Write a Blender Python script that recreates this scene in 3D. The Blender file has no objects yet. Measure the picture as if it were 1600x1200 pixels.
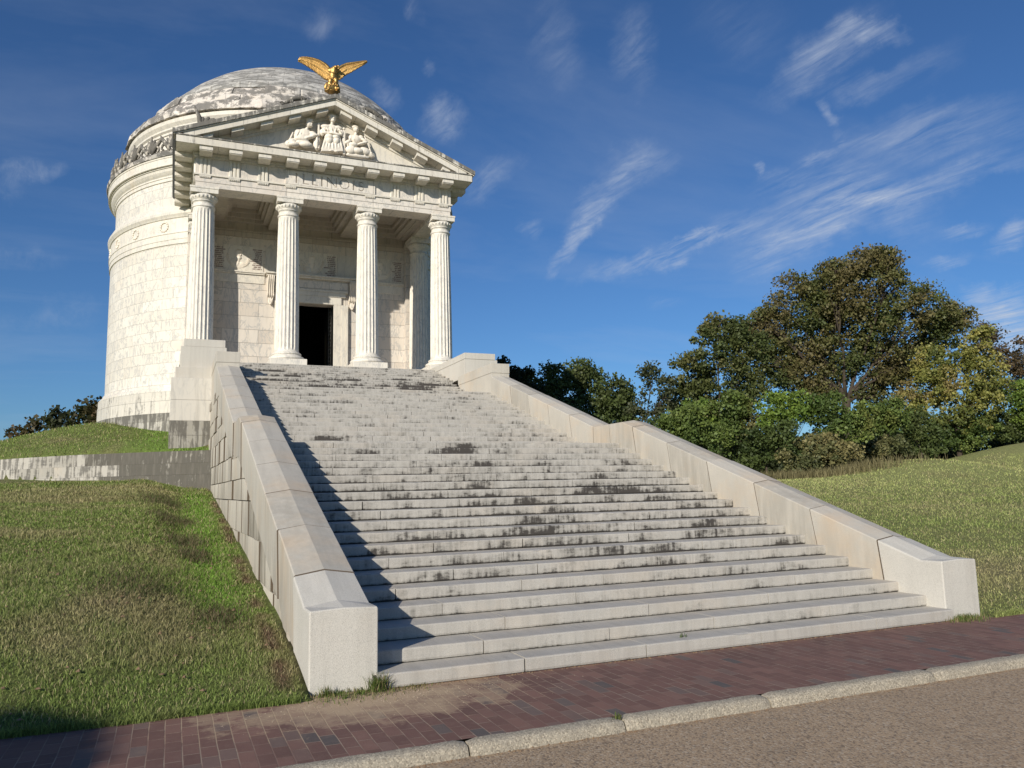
import bpy, math, random
import numpy as np
from mathutils import Vector, Matrix
random.seed(7); RNG=np.random.default_rng(11)
C=bpy.context.scene.collection
PI=math.pi
sc=bpy.context.scene

# ------------------------------------------------------------------ noise (numpy)
_perm=np.random.default_rng(3).random((64,64,64))
def vnoise(x,y,z=0.0):
    x,y,z=np.broadcast_arrays(np.asarray(x,float),np.asarray(y,float),np.asarray(z,float))
    xi=np.floor(x).astype(int);yi=np.floor(y).astype(int);zi=np.floor(z).astype(int)
    fx=x-xi;fy=y-yi;fz=z-zi
    fx=fx*fx*(3-2*fx);fy=fy*fy*(3-2*fy);fz=fz*fz*(3-2*fz)
    r=0
    for a in(0,1):
        for b in(0,1):
            for c in(0,1):
                w=(fx if a else 1-fx)*(fy if b else 1-fy)*(fz if c else 1-fz)
                r=r+w*_perm[(xi+a)%64,(yi+b)%64,(zi+c)%64]
    return r
def fbm(x,y,z=0.0,o=4):
    r=0;a=.5;s=1.
    for i in range(o):
        r=r+a*vnoise(np.asarray(x)*s+17.3*i,np.asarray(y)*s+9.1*i,np.asarray(z)*s);a*=.5;s*=2.03
    return r/(1-.5**o)
def sst(t):
    t=np.clip(t,0,1);return t*t*(3-2*t)

# ------------------------------------------------------------------ mesh builder
class MB:
    def __init__(s): s.v=[];s.f=[];s.uv=[];s.sm=[];s.at=[]
    def add(s,vs,fs,uvs=None,smooth=False,attr=None):
        o=len(s.v); s.v+= [tuple(map(float,p)) for p in vs]
        s.at+= list(attr) if attr is not None else [0.0]*len(vs)
        for i,f in enumerate(fs):
            s.f.append(tuple(o+j for j in f)); s.uv.append(uvs[i] if uvs is not None else None); s.sm.append(smooth)
        return s
    def box(s,x0,x1,y0,y1,z0,z1):
        vs=[(x0,y0,z0),(x1,y0,z0),(x1,y1,z0),(x0,y1,z0),(x0,y0,z1),(x1,y0,z1),(x1,y1,z1),(x0,y1,z1)]
        return s.add(vs,[(3,2,1,0),(4,5,6,7),(0,1,5,4),(1,2,6,5),(2,3,7,6),(3,0,4,7)])
    def hexa(s,b,t):   # bottom 4, top 4 (same winding as box)
        return s.add(list(b)+list(t),[(3,2,1,0),(4,5,6,7),(0,1,5,4),(1,2,6,5),(2,3,7,6),(3,0,4,7)])
    def extr(s,prof,axis,ts,cap=True,closed=True,smooth=False,attr=None):
        # prof: list of (p,q); axis 'x': (t,p,q) ; 'y': (p,t,q) ; 'z': (p,q,t)
        n=len(prof);vs=[];at=[]
        for t in ts:
            for p,q in prof:
                w={'x':(t,p,q),'y':(p,t,q),'z':(p,q,t)}[axis]
                vs.append(w)
                if attr: at.append(attr(w))
        fs=[];m=n if closed else n-1
        for i in range(len(ts)-1):
            for j in range(m):
                a=i*n+j;b=i*n+(j+1)%n;fs.append((a,b,b+n,a+n))
        if cap and closed:
            fs.append(tuple(range(n-1,-1,-1)));o=(len(ts)-1)*n;fs.append(tuple(o+j for j in range(n)))
        return s.add(vs,fs,smooth=smooth,attr=at if attr else None)
    def lathe(s,prof,c=(0,0),a0=0,a1=2*PI,n=96,smooth=False,rfun=None,uv=True):
        # prof (r,z) bottom to top
        full=abs(a1-a0-2*PI)<1e-6;vs=[];m=len(prof)
        for i in range(n+1 if not full else n):
            a=a0+(a1-a0)*i/n
            for r,z in prof:
                rr=r*(rfun(a,z) if rfun else 1)
                vs.append((c[0]+rr*math.cos(a),c[1]+rr*math.sin(a),z))
        fs=[];uvs=[];L=[0]
        for k in range(1,m): L.append(L[-1]+math.hypot(prof[k][0]-prof[k-1][0],prof[k][1]-prof[k-1][1]))
        base=prof[0][1];R=max(p[0] for p in prof)
        for i in range(n):
            i2=(i+1)%n if full else i+1
            for k in range(m-1):
                fs.append((i*m+k,i2*m+k,i2*m+k+1,i*m+k+1))
                u0=(a0+(a1-a0)*i/n)*R;u1=(a0+(a1-a0)*(i+1)/n)*R
                uvs.append(((u0,base+L[k]),(u1,base+L[k]),(u1,base+L[k+1]),(u0,base+L[k+1])))
        return s.add(vs,fs,uvs if uv else None,smooth)
    def tube(s,pts,rad,n=8,smooth=True):
        pts=[Vector(p) for p in pts];vs=[];fs=[]
        ref=Vector((0.13,0.21,0.97))
        for i,p in enumerate(pts):
            d=(pts[min(i+1,len(pts)-1)]-pts[max(i-1,0)]).normalized()
            u=d.cross(ref)
            if u.length<.05:u=d.cross(Vector((1,0,0)))
            u.normalize();w=d.cross(u)
            for j in range(n):
                a=2*PI*j/n;q=p+(u*math.cos(a)+w*math.sin(a))*rad[i];vs.append(q)
        for i in range(len(pts)-1):
            for j in range(n):
                fs.append((i*n+j,i*n+(j+1)%n,(i+1)*n+(j+1)%n,(i+1)*n+j))
        fs.append(tuple(range(n-1,-1,-1)));o=(len(pts)-1)*n;fs.append(tuple(o+j for j in range(n)))
        return s.add(vs,fs,smooth=smooth)
    def ell(s,c,r,rot=None,nu=14,nv=9):
        vs=[];fs=[];R=Matrix.Identity(3)
        if rot is not None:
            from mathutils import Euler
            R=Euler(rot).to_matrix()
        c=Vector(c)
        for i in range(nv+1):
            t=PI*i/nv
            for j in range(nu):
                a=2*PI*j/nu
                vs.append(c+R@Vector((r[0]*math.sin(t)*math.cos(a),r[1]*math.sin(t)*math.sin(a),r[2]*math.cos(t))))
        for i in range(nv):
            for j in range(nu):
                fs.append((i*nu+j,(i+1)*nu+j,(i+1)*nu+(j+1)%nu,i*nu+(j+1)%nu))
        return s.add(vs,fs,smooth=True)
    def build(s,name,mat,parent=None,bevel=0,remesh=0,weld=False,angle=None,attrname=None):
        me=bpy.data.meshes.new(name);o0=Vector((0,0,0))
        if parent is not None: o0=wloc(parent)
        me.from_pydata([(a-o0.x,b-o0.y,c-o0.z) for a,b,c in s.v],[],s.f)
        me.validate(verbose=False,clean_customdata=False) if False else None
        uvl=me.uv_layers.new(name='UVMap')
        nl=len(me.loops);buf=np.zeros((nl,2));V=np.array(s.v) if s.v else np.zeros((0,3));k=0
        for i,f in enumerate(s.f):
            m=len(f)
            if s.uv[i] is not None:
                buf[k:k+m]=s.uv[i]
            else:
                P=V[list(f)];n=np.zeros(3)
                q=np.roll(P,-1,0);n=np.abs(np.cross(P,q).sum(0))
                ax=int(np.argmax(n*np.array([1,1,.999])))
                buf[k:k+m]=P[:,[1,2]] if ax==0 else (P[:,[0,2]] if ax==1 else P[:,[0,1]])
            k+=m
        uvl.data.foreach_set('uv',buf.ravel())
        me.polygons.foreach_set('use_smooth',np.array(s.sm,bool))
        if attrname:
            a=me.attributes.new(attrname,'FLOAT','POINT');a.data.foreach_set('value',np.array(s.at,float))
        me.materials.append(mat);me.update()
        o=bpy.data.objects.new(name,me);C.objects.link(o)
        if parent is not None:
            o.parent=parent
        if bevel:
            b=o.modifiers.new('bevel','BEVEL');b.width=bevel;b.segments=2;b.limit_method='ANGLE';b.angle_limit=math.radians(40)
        if remesh:
            r=o.modifiers.new('fuse','REMESH');r.mode='VOXEL';r.voxel_size=remesh;r.use_smooth_shade=True
        return o
def wloc(o):
    v=Vector(o.location)
    while o.parent: o=o.parent;v+=Vector(o.location)
    return v
def thing(name,label,cat,loc=(0,0,0),group=None):
    o=bpy.data.objects.new(name,None);C.objects.link(o);o.location=loc;o.empty_display_size=.3
    o['label']=label;o['category']=cat
    if group:o['group']=group
    return o
def tag(o,label,cat,group=None,kind=None):
    o['label']=label;o['category']=cat
    if group:o['group']=group
    if kind:o['kind']=kind
    return o
def struct(o): o['kind']='structure';return o

# ------------------------------------------------------------------ materials
class NT:
    def __init__(s,name):
        s.m=bpy.data.materials.new(name);s.m.use_nodes=True;s.t=s.m.node_tree;s.t.nodes.clear()
        s.out=s.t.nodes.new('ShaderNodeOutputMaterial')
    def n(s,typ,**kw):
        nd=s.t.nodes.new('ShaderNode'+typ)
        ins=kw.pop('i',{})
        for k,v in kw.items(): setattr(nd,k,v)
        for k,v in ins.items(): s.set(nd.inputs[k],v)
        return nd
    def set(s,inp,v):
        if isinstance(v,bpy.types.NodeSocket): s.t.links.new(v,inp)
        elif isinstance(v,bpy.types.Node): s.t.links.new(v.outputs[0],inp)
        else:
            if inp.type=='RGBA' and not hasattr(v,'__len__'): v=(v,v,v,1)
            elif inp.type=='RGBA' and len(v)==3: v=(*v,1)
            inp.default_value=v
    def math(s,op,a,b=0.0,c=None,clamp=False):
        nd=s.n('Math',operation=op);nd.use_clamp=clamp;s.set(nd.inputs[0],a);s.set(nd.inputs[1],b)
        if c is not None:s.set(nd.inputs[2],c)
        return nd.outputs[0]
    def mix(s,f,a,b,bt='MIX'):
        nd=s.n('Mix',data_type='RGBA',blend_type=bt);s.set(nd.inputs[0],f);s.set(nd.inputs[6],a);s.set(nd.inputs[7],b);return nd.outputs[2]
    def ramp(s,f,st,interp='LINEAR'):
        nd=s.n('ValToRGB');s.set(nd.inputs[0],f);cr=nd.color_ramp;cr.interpolation=interp
        while len(cr.elements)>1: cr.elements.remove(cr.elements[-1])
        for k,(p,c) in enumerate(st):
            e=cr.elements[0] if k==0 else cr.elements.new(p)
            e.position=p
            if not hasattr(c,'__len__'): c=(c,c,c)
            e.color=(*c,1) if len(c)==3 else c
        return nd.outputs[0]
    def noise(s,vec,scale,detail=6,rough=.6,dist=0,w=None):
        nd=s.n('TexNoise',noise_dimensions='4D' if w is not None else '3D')
        s.set(nd.inputs['Vector'],vec);s.set(nd.inputs['Scale'],scale);s.set(nd.inputs['Detail'],detail);s.set(nd.inputs['Roughness'],rough);s.set(nd.inputs['Distortion'],dist)
        if w is not None:s.set(nd.inputs['W'],w)
        return nd.outputs[0]
    def mapv(s,vec,scale=(1,1,1),loc=(0,0,0),rot=(0,0,0)):
        nd=s.n('Mapping');s.set(nd.inputs[0],vec);nd.inputs['Location'].default_value=loc;nd.inputs['Rotation'].default_value=rot;nd.inputs['Scale'].default_value=scale;return nd.outputs[0]
    def coord(s,k='Object'): return s.n('TexCoord').outputs[k]
    def attr(s,name): return s.n('Attribute',attribute_name=name).outputs['Fac']
    def acol(s,name): return s.n('Attribute',attribute_name=name).outputs['Color']
    def fin(s,col,rough=.7,height=None,bd=.01,bs=1.0,metal=0,spec=.4):
        p=s.n('BsdfPrincipled');s.set(p.inputs['Base Color'],col);s.set(p.inputs['Roughness'],rough);s.set(p.inputs['Metallic'],metal)
        p.inputs['Specular IOR Level'].default_value=spec
        if height is not None:
            b=s.n('Bump');b.inputs['Distance'].default_value=bd;b.inputs['Strength'].default_value=bs;s.set(b.inputs['Height'],height);s.t.links.new(b.outputs[0],p.inputs['Normal'])
        s.t.links.new(p.outputs[0],s.out.inputs[0]);return s.m

def marble(name,c1=(.74,.69,.60),c2=(.66,.605,.51),vein=(.44,.425,.40),va=.5,bw=0,bh=0,grime=0.0,grimec=(.07,.066,.06),rough=.55,mort=.006,off=.5,streak=0.0,vs=1.3,sw=.4,gs=(1,1,1),gsc=1.1):
    t=NT(name);P=t.coord('Object');h=None
    if bw:
        br=t.n('TexBrick',offset=off,squash=1.0);t.set(br.inputs['Vector'],t.coord('UV'))
        for k,v in dict(Color1=0.0,Color2=1.0,Mortar=.5).items(): t.set(br.inputs[k],v)
        for k,v in {'Scale':1.0,'Mortar Size':mort,'Mortar Smooth':.1,'Bias':0.0,'Brick Width':bw,'Row Height':bh}.items(): br.inputs[k].default_value=v
        rnd=br.outputs[0];mf=br.outputs['Fac']
        w=t.math('MULTIPLY',rnd,7.0)
    else: w=0.0;rnd=t.noise(P,.35,2);mf=0.0
    warp=t.mapv(P,rot=(.5,.75,.3),scale=(1.5,1.5,.62))
    v1=t.noise(warp,vs,7,.62,1.3,w)
    v=t.ramp(v1,[(0,0),(.465,0),(.495,1),(.505,.9),(.53,0),(1,0)])
    v2=t.noise(warp,vs*.6,5,.6,.8,w)
    soft=t.ramp(v2,[(0,0),(.45,0),(.7,1),(1,1)])
    col=t.mix(rnd,c1,c2)
    col=t.mix(t.math('MULTIPLY',soft,.45*va),col,(.5,.475,.44))
    col=t.mix(t.math('MULTIPLY',v,va),col,vein)
    warm=t.ramp(t.noise(P,.6,4,.6,0,w),[(0,0),(.6,0),(.8,1),(1,1)])
    col=t.mix(t.math('MULTIPLY',warm,.4),col,(.62,.47,.32))
    if grime>0 or streak>0:
        n1=t.noise(t.mapv(P,gs),gsc,9,.74,.5)
        n2=t.noise(t.mapv(P,(5,5,.55)),1.6,6,.65)
        g=t.math('ADD',t.math('MULTIPLY',n1,1-sw),t.math('MULTIPLY',n2,sw))
        lo=.62-.26*grime
        gm=t.ramp(g,[(0,0),(lo,0),(min(lo+.06,.99),.9),(1,1)])
        col=t.mix(t.math('MULTIPLY',gm,min(1,.55+.5*grime)),col,grimec)
        if streak:
            st=t.ramp(n2,[(0,0),(.5,0),(.68,1),(1,1)])
            col=t.mix(t.math('MULTIPLY',st,streak),col,(.16,.145,.12))
    fine=t.noise(P,60,4,.7)
    if bw:
        col=t.mix(t.math('MULTIPLY',mf,.75),col,(.13,.115,.095))
        h=t.math('SUBTRACT',t.math('MULTIPLY',fine,.12),mf)
    else: h=t.math('MULTIPLY',fine,.3)
    return t.fin(col,rough,h,.006,.8)
M={}
M['drum']=marble('drum_marble',bw=1.25,bh=.458,va=.85,streak=.05,mort=.004,vs=1.5)
M['drum2']=marble('upper_drum_marble',bw=1.3,bh=.5,va=.75,streak=.05,mort=.004)
M['base']=marble('base_stone',bw=1.5,bh=.62,va=.3,grime=.3,streak=.35,c1=(.66,.615,.53),c2=(.56,.52,.45))
M['darkbase']=marble('dark_base_stone',bw=1.1,bh=.43,va=.3,grime=.66,streak=.8,c1=(.46,.43,.37),c2=(.27,.25,.21),grimec=(.085,.078,.065),sw=.6)
M['plain']=marble('marble',va=.5,streak=.15)
M['column']=marble('column_marble',va=.6,vs=1.5,c1=(.76,.71,.62),c2=(.70,.645,.55))
M['inner']=marble('porch_marble',bw=1.45,bh=.565,va=.85,c1=(.70,.64,.56),c2=(.60,.53,.45),streak=.15)
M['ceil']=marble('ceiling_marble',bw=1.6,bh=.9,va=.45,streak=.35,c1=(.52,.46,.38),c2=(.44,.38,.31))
M['cornice']=marble('cornice_marble',va=.3,grime=.18,streak=.25,bw=1.65,bh=9)
M['rake']=marble('weathered_cornice_marble',va=.3,grime=.72,streak=.6,bw=1.8,bh=9)
M['ring']=marble('weathered_dome_marble',va=.35,grime=.60,grimec=(.065,.063,.06),streak=.12,bw=1.45,bh=9,c1=(.80,.71,.62),c2=(.42,.395,.35),rough=.8,sw=.1,gs=(1,1,1.5),gsc=1.25)
M['dome']=marble('dome_marble',va=.9,grime=.62,streak=.06,sw=.05,gs=(1,1,5),gsc=1.2,grimec=(.13,.125,.115),c1=(.58,.555,.505),c2=(.34,.325,.30),bw=1.2,bh=.5,rough=.8,mort=.012)
M['orn']=marble('carved_marble',va=.2,grime=.8,streak=.5,rough=.8,c1=(.6,.54,.45),c2=(.5,.45,.37))
M['frieze']=marble('frieze_marble',va=.65,bw=1.65,bh=9,c1=(.74,.68,.60),c2=(.68,.61,.53),streak=.12)
M['relief']=marble('relief_marble',va=.08,c1=(.80,.73,.63),c2=(.76,.68,.57))
M['block']=marble('podium_marble',va=.35,bw=2.4,bh=9,streak=.25,c1=(.62,.58,.51),c2=(.56,.52,.46))
def granite(name,c1,c2,speck=.5,stain=0,joints=None,rough=.75,warm=.3,streak=.3,blk=0):
    t=NT(name);P=t.coord('Object')
    f=t.noise(P,190,2,.6);col=t.mix(t.noise(P,1.2,5,.6),c1,c2)
    col=t.mix(t.math('MULTIPLY',t.ramp(f,[(0,0),(.52,0),(.62,1),(1,1)]),speck),col,tuple(.55*k for k in c2))
    col=t.mix(t.math('MULTIPLY',t.ramp(t.noise(P,150,2,.5),[(0,0),(.6,0),(.68,1),(1,1)]),speck*.6),col,tuple(min(1,1.3*k) for k in c1))
    col=t.mix(t.math('MULTIPLY',t.ramp(t.noise(P,.9,5,.65),[(0,0),(.5,0),(.75,1),(1,1)]),warm),col,(.58,.43,.28))
    sp=t.noise(t.mapv(P,(7,1,.35)),1.0,6,.62)
    col=t.mix(t.math('MULTIPLY',t.ramp(sp,[(0,0),(.46,0),(.66,1),(1,1)]),streak),col,(.17,.155,.13))
    h=t.math('MULTIPLY',f,.5)
    if stain:
        a=t.attr('stain')
        big=t.noise(t.mapv(P,(2.2,1.5,5)),1.0,7,.72);st=t.noise(t.mapv(P,(17,3,2.2)),1.0,4,.6)
        s_=t.math('ADD',t.math('ADD',t.math('MULTIPLY',t.math('SUBTRACT',big,.5),1.0),t.math('MULTIPLY',t.math('SUBTRACT',st,.5),.55)),t.math('ADD',a,.47))
        lf=t.ramp(t.noise(t.mapv(P,(23,3,1.3)),1.0,6,.7),[(0,0),(.48,0),(.68,1),(1,1)])
        lm=t.ramp(t.noise(t.mapv(P,(1.6,1.2,3)),1.0,5,.65),[(0,.1),(.4,.15),(.62,1),(1,1)])
        col=t.mix(t.math('MULTIPLY',t.math('MULTIPLY',lf,lm),t.ramp(a,[(0,.2),(.02,.3),(.12,.5),(.3,.7),(1,.85)])),col,(.15,.14,.12))
        k2=t.ramp(s_,[(0,0),(.56,0),(.74,1),(1,1)])
        col=t.mix(t.math('MULTIPLY',k2,.6),col,(.15,.14,.12))
        k=t.ramp(s_,[(0,0),(.69,0),(.80,1),(1,1)])
        col=t.mix(t.math('MULTIPLY',k,.96),col,(.05,.043,.037))
    if blk:
        a=t.attr('stain');st=t.ramp(t.noise(t.mapv(P,(6,6,.8)),1.3,6,.65),[(0,0),(.35,.1),(.6,1),(1,1)])
        col=t.mix(t.math('MULTIPLY',t.math('MULTIPLY',st,a),1.0,clamp=True),col,(.11,.10,.08))
        col=t.mix(t.math('MULTIPLY',t.math('MINIMUM',a,1.0),.35,clamp=True),col,(.33,.29,.225))
        col=t.mix(t.math('GREATER_THAN',a,1.6),col,(.12,.09,.062))
    if joints:
        br=t.n('TexBrick',offset=.37);t.set(br.inputs['Vector'],t.coord('UV'))
        for k,v in dict(Color1=0.0,Color2=1.0,Mortar=.5).items(): t.set(br.inputs[k],v)
        for k,v in {'Scale':1.0,'Mortar Size':.007,'Mortar Smooth':.1,'Bias':0.0,'Brick Width':joints[0],'Row Height':joints[1]}.items(): br.inputs[k].default_value=v
        br.offset_frequency=2;br.squash=.7;br.squash_frequency=3
        col=t.mix(t.math('MULTIPLY',br.outputs[0],.22),col,(.33,.29,.23))
        col=t.mix(t.math('MULTIPLY',br.outputs['Fac'],.85),col,(.07,.06,.05));h=t.math('SUBTRACT',h,t.math('MULTIPLY',br.outputs['Fac'],1.0))
    return t.fin(col,rough,h,.004,.7)
M['step']=granite('step_stone',(.50,.47,.42),(.40,.375,.335),.5,stain=1,warm=.18,streak=.18)
M['cope']=granite('coping_stone',(.57,.52,.435),(.47,.44,.385),.35,warm=.6,streak=.16,blk=1)
M['pier']=granite('pier_stone',(.60,.57,.51),(.52,.49,.43),.6,warm=.15,streak=.16)
M['cheek']=granite('cheek_masonry',(.62,.57,.48),(.52,.47,.39),.2,warm=.35,streak=.4,blk=1)
M['retain']=marble('retaining_stone',va=.2,grime=.5,streak=.5,bw=1.9,bh=.33,c1=(.44,.41,.355),c2=(.27,.25,.21),gs=(1,1,3),rough=.9,mort=.012,sw=.55)
M['retain_dark']=marble('mossy_retaining_stone',va=.2,grime=.80,streak=.8,bw=1.4,bh=.33,c1=(.30,.28,.235),c2=(.19,.175,.145),rough=.9,mort=.012,sw=.5,grimec=(.075,.068,.055))
M['core']=granite('step_core',(.06,.055,.045),(.045,.04,.035),.1)
M['ped']=granite('pedestal_stone',(.60,.565,.50),(.53,.495,.43),.25,warm=.2,streak=.15)
def m_simple(name,c,rough=.6,metal=0,ns=8,var=.25,bd=.003):
    t=NT(name);P=t.coord('Object');n=t.noise(P,ns,5,.6)
    return t.fin(t.mix(n,tuple(k*(1-var) for k in c),tuple(min(1,k*(1+var)) for k in c)),rough,n,bd,.6,metal)
M['gold']=m_simple('gold_leaf',(.47,.295,.105),.5,1,16,.5,.014)
M['bronze']=m_simple('bronze',(.05,.045,.03),.5,.8)
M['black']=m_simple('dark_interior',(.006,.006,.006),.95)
M['bark']=m_simple('bark',(.06,.046,.034),.95,0,12,.5,.02)
M['text']=m_simple('engraved_paint',(.16,.085,.07),.8)
M['pebble']=m_simple('pebbles',(.40,.32,.23),.85)
M['litter']=m_simple('dead_leaves',(.20,.13,.075),.9,0,30,.5)
# brick paving
def m_brick():
    t=NT('brick_paving');uv=t.coord('UV');P=t.coord('Object')
    vec=t.n('Mapping');t.set(vec.inputs[0],uv);vec.inputs['Rotation'].default_value=(0,0,PI/2)
    wob=t.n('VectorMath',operation='ADD');t.set(wob.inputs[0],vec.outputs[0])
    nz=t.n('TexNoise');t.set(nz.inputs['Vector'],P);nz.inputs['Scale'].default_value=1.5
    sc_=t.n('VectorMath',operation='SCALE');t.set(sc_.inputs[0],nz.outputs[1]);sc_.inputs[3].default_value=.02;t.set(wob.inputs[1],sc_.outputs[0])
    br=t.n('TexBrick',offset=.5);t.set(br.inputs['Vector'],wob.outputs[0])
    for k,v in dict(Color1=0.0,Color2=1.0,Mortar=.5).items(): t.set(br.inputs[k],v)
    for k,v in {'Scale':1.0,'Mortar Size':.0045,'Mortar Smooth':.2,'Bias':0.0,'Brick Width':.232,'Row Height':.112}.items(): br.inputs[k].default_value=v
    r=br.outputs[0];mf=br.outputs['Fac']
    col=t.ramp(r,[(0,(.15,.083,.068)),(.5,(.18,.098,.080)),(.84,(.215,.12,.095)),(.95,(.155,.115,.10)),(1,(.105,.092,.087))])
    big=t.noise(P,1.1,5,.65)
    col=t.mix(t.math('MULTIPLY',t.ramp(big,[(0,0),(.45,0),(.75,1),(1,1)]),.45),col,(.085,.055,.048))
    col=t.mix(t.math('MULTIPLY',t.ramp(t.noise(P,9,6,.7),[(0,0),(.5,0),(.75,1),(1,1)]),.35),col,(.24,.165,.13))
    col=t.mix(t.math('MULTIPLY',mf,t.ramp(t.noise(P,2.3,3),[(0,.2),(.45,.25),(.6,.9),(1,.95)])),col,(.30,.23,.175))
    # fine sand washed over the bricks beside the pier
    sx=t.n('SeparateXYZ');t.set(sx.inputs[0],P)
    dx=t.math('MULTIPLY',t.math('SUBTRACT',sx.outputs[0],-3.70),.72);dy=t.math('MULTIPLY',t.math('SUBTRACT',sx.outputs[1],-.22),1.35)
    d=t.math('SQRT',t.math('ADD',t.math('MULTIPLY',dx,dx),t.math('MULTIPLY',dy,dy)))
    s=t.math('ADD',t.math('SUBTRACT',1.22,d),t.math('MULTIPLY',t.math('SUBTRACT',t.noise(P,3.5,7,.7),.5),2.2))
    s=t.math('ADD',s,t.math('MULTIPLY',mf,.35))
    sand=t.ramp(s,[(0,0),(.25,0),(.42,.45),(.62,.6),(.85,.95),(1,1)])
    col=t.mix(sand,col,t.mix(t.noise(P,30,4,.7),(.36,.26,.165),(.47,.35,.235)))
    h=t.math('ADD',t.math('MULTIPLY',t.math('SUBTRACT',1.0,mf),.6),t.math('MULTIPLY',t.noise(P,50,4,.7),.5))
    h=t.math('ADD',h,t.math('MULTIPLY',r,.3))
    return t.fin(col,.85,h,.006,.8,spec=.25)
M['brick']=m_brick()
def m_road():
    t=NT('asphalt');P=t.coord('Object')
    f=t.noise(P,95,3,.75);v=t.n('TexVoronoi');t.set(v.inputs['Vector'],P);v.inputs['Scale'].default_value=70
    r=t.n('SeparateColor');t.set(r.inputs[0],v.outputs[1])
    col=t.mix(t.noise(P,.5,6,.6),(.43,.315,.205),(.34,.245,.158))
    col=t.mix(t.math('MULTIPLY',t.ramp(r.outputs[0],[(0,0),(.7,0),(.95,1),(1,1)]),.6),col,(.48,.41,.32))
    col=t.mix(t.math('MULTIPLY',t.ramp(r.outputs[1],[(0,0),(.6,0),(.9,1),(1,1)]),.6),col,(.09,.07,.055))
    col=t.mix(t.math('MULTIPLY',t.ramp(t.noise(P,2.2,6,.7),[(0,0),(.55,0),(.75,1),(1,1)]),.35),col,(.16,.125,.09))
    return t.fin(col,.9,t.math('ADD',t.math('MULTIPLY',v.outputs[0],-1.0),f),.004,.8,spec=.2)
M['road']=m_road()
def m_kerb():
    t=NT('kerb_concrete');P=t.coord('Object')
    v=t.n('TexVoronoi');t.set(v.inputs['Vector'],P);v.inputs['Scale'].default_value=100
    r=t.n('SeparateColor');t.set(r.inputs[0],v.outputs[1])
    col=t.mix(t.noise(P,3,6,.7),(.27,.235,.18),(.38,.34,.27))
    col=t.mix(t.math('MULTIPLY',t.ramp(r.outputs[0],[(0,0),(.6,0),(.8,1),(1,1)]),.65),col,(.52,.45,.34))
    col=t.mix(t.math('MULTIPLY',t.ramp(r.outputs[1],[(0,0),(.66,0),(.8,1),(1,1)]),.55),col,(.14,.115,.085))
    col=t.mix(t.math('MULTIPLY',t.ramp(t.noise(P,1.7,5,.7),[(0,0),(.5,0),(.7,1),(1,1)]),.35),col,(.22,.2,.17))
    return t.fin(col,.9,t.math('ADD',t.math('MULTIPLY',v.outputs[0],-1.0),t.noise(P,30,4)),.0022,.8,spec=.2)
M['kerb']=m_kerb()
def m_lawn():
    t=NT('lawn_soil');P=t.coord('Object');c=t.acol('tone')
    n=t.noise(P,14,6,.7);n2=t.noise(P,55,4,.7)
    col=t.mix(t.math('MULTIPLY',t.ramp(n,[(0,1),(.45,1),(.62,0),(1,0)]),.5),c,(.05,.042,.022))
    col=t.mix(t.math('MULTIPLY',t.ramp(n2,[(0,0),(.5,0),(.7,1),(1,1)]),.45),col,(.2,.17,.08))
    return t.fin(col,.95,t.math('ADD',n,n2),.05,.9,spec=.1)
M['lawn']=m_lawn()
def m_leaf(name,trans=.3,rough=.55,spec=.3):
    t=NT(name);c=t.acol('tone')
    p=t.n('BsdfPrincipled');t.set(p.inputs['Base Color'],c);p.inputs['Roughness'].default_value=rough;p.inputs['Specular IOR Level'].default_value=spec
    tr=t.n('BsdfTranslucent');t.set(tr.inputs[0],t.mix(.35,c,(.25,.3,.04)))
    mx=t.n('MixShader');mx.inputs[0].default_value=trans;t.t.links.new(p.outputs[0],mx.inputs[1]);t.t.links.new(tr.outputs[0],mx.inputs[2]);t.t.links.new(mx.outputs[0],t.out.inputs[0]);return t.m
M['leaf']=m_leaf('foliage',.25);M['blade']=m_leaf('grass_blades',.25,.7,.15)
#SECTION2
# ------------------------------------------------------------------ terrain
RW=np.array([(-4.0,16.35),(-4.37,16.7),(-5.63,17.5),(-7,18.6),(-8.35,19.9),(-10.3,22.4),(-12.4,26),(-14.3,30.5),(-15.6,36),(-16,42),(-15.4,48)])
def pdist(x,y,mirror=False):
    # signed distance to the retaining wall line, positive on the monument's side
    X=np.asarray(x,float);Y=np.asarray(y,float)
    if mirror: X=-X
    best=np.full(X.shape,1e9);sg=np.zeros(X.shape)
    for i in range(len(RW)-1):
        a,b=RW[i],RW[i+1];d=b-a;L=d@d
        t=np.clip(((X-a[0])*d[0]+(Y-a[1])*d[1])/L,0,1)
        px=X-a[0]-t*d[0];py=Y-a[1]-t*d[1];r=np.hypot(px,py)
        cr=-(d[0]*py-d[1]*px)
        m=r<best-1e-9;best=np.where(m,r,best);sg=np.where(m,np.sign(cr)*-1,sg)
    # the side: monument is to the right of the walking direction (towards -x,+y)
    return -best*sg if False else best*np.where(sg>0,-1,1)
LC=np.array([(-.2,0),(0,.03),(1.15,.26),(2.5,.40),(4.9,.64),(8.9,1.10),(12,1.36),(16.6,1.83),(22,2.05),(30,2.1)])
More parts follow.
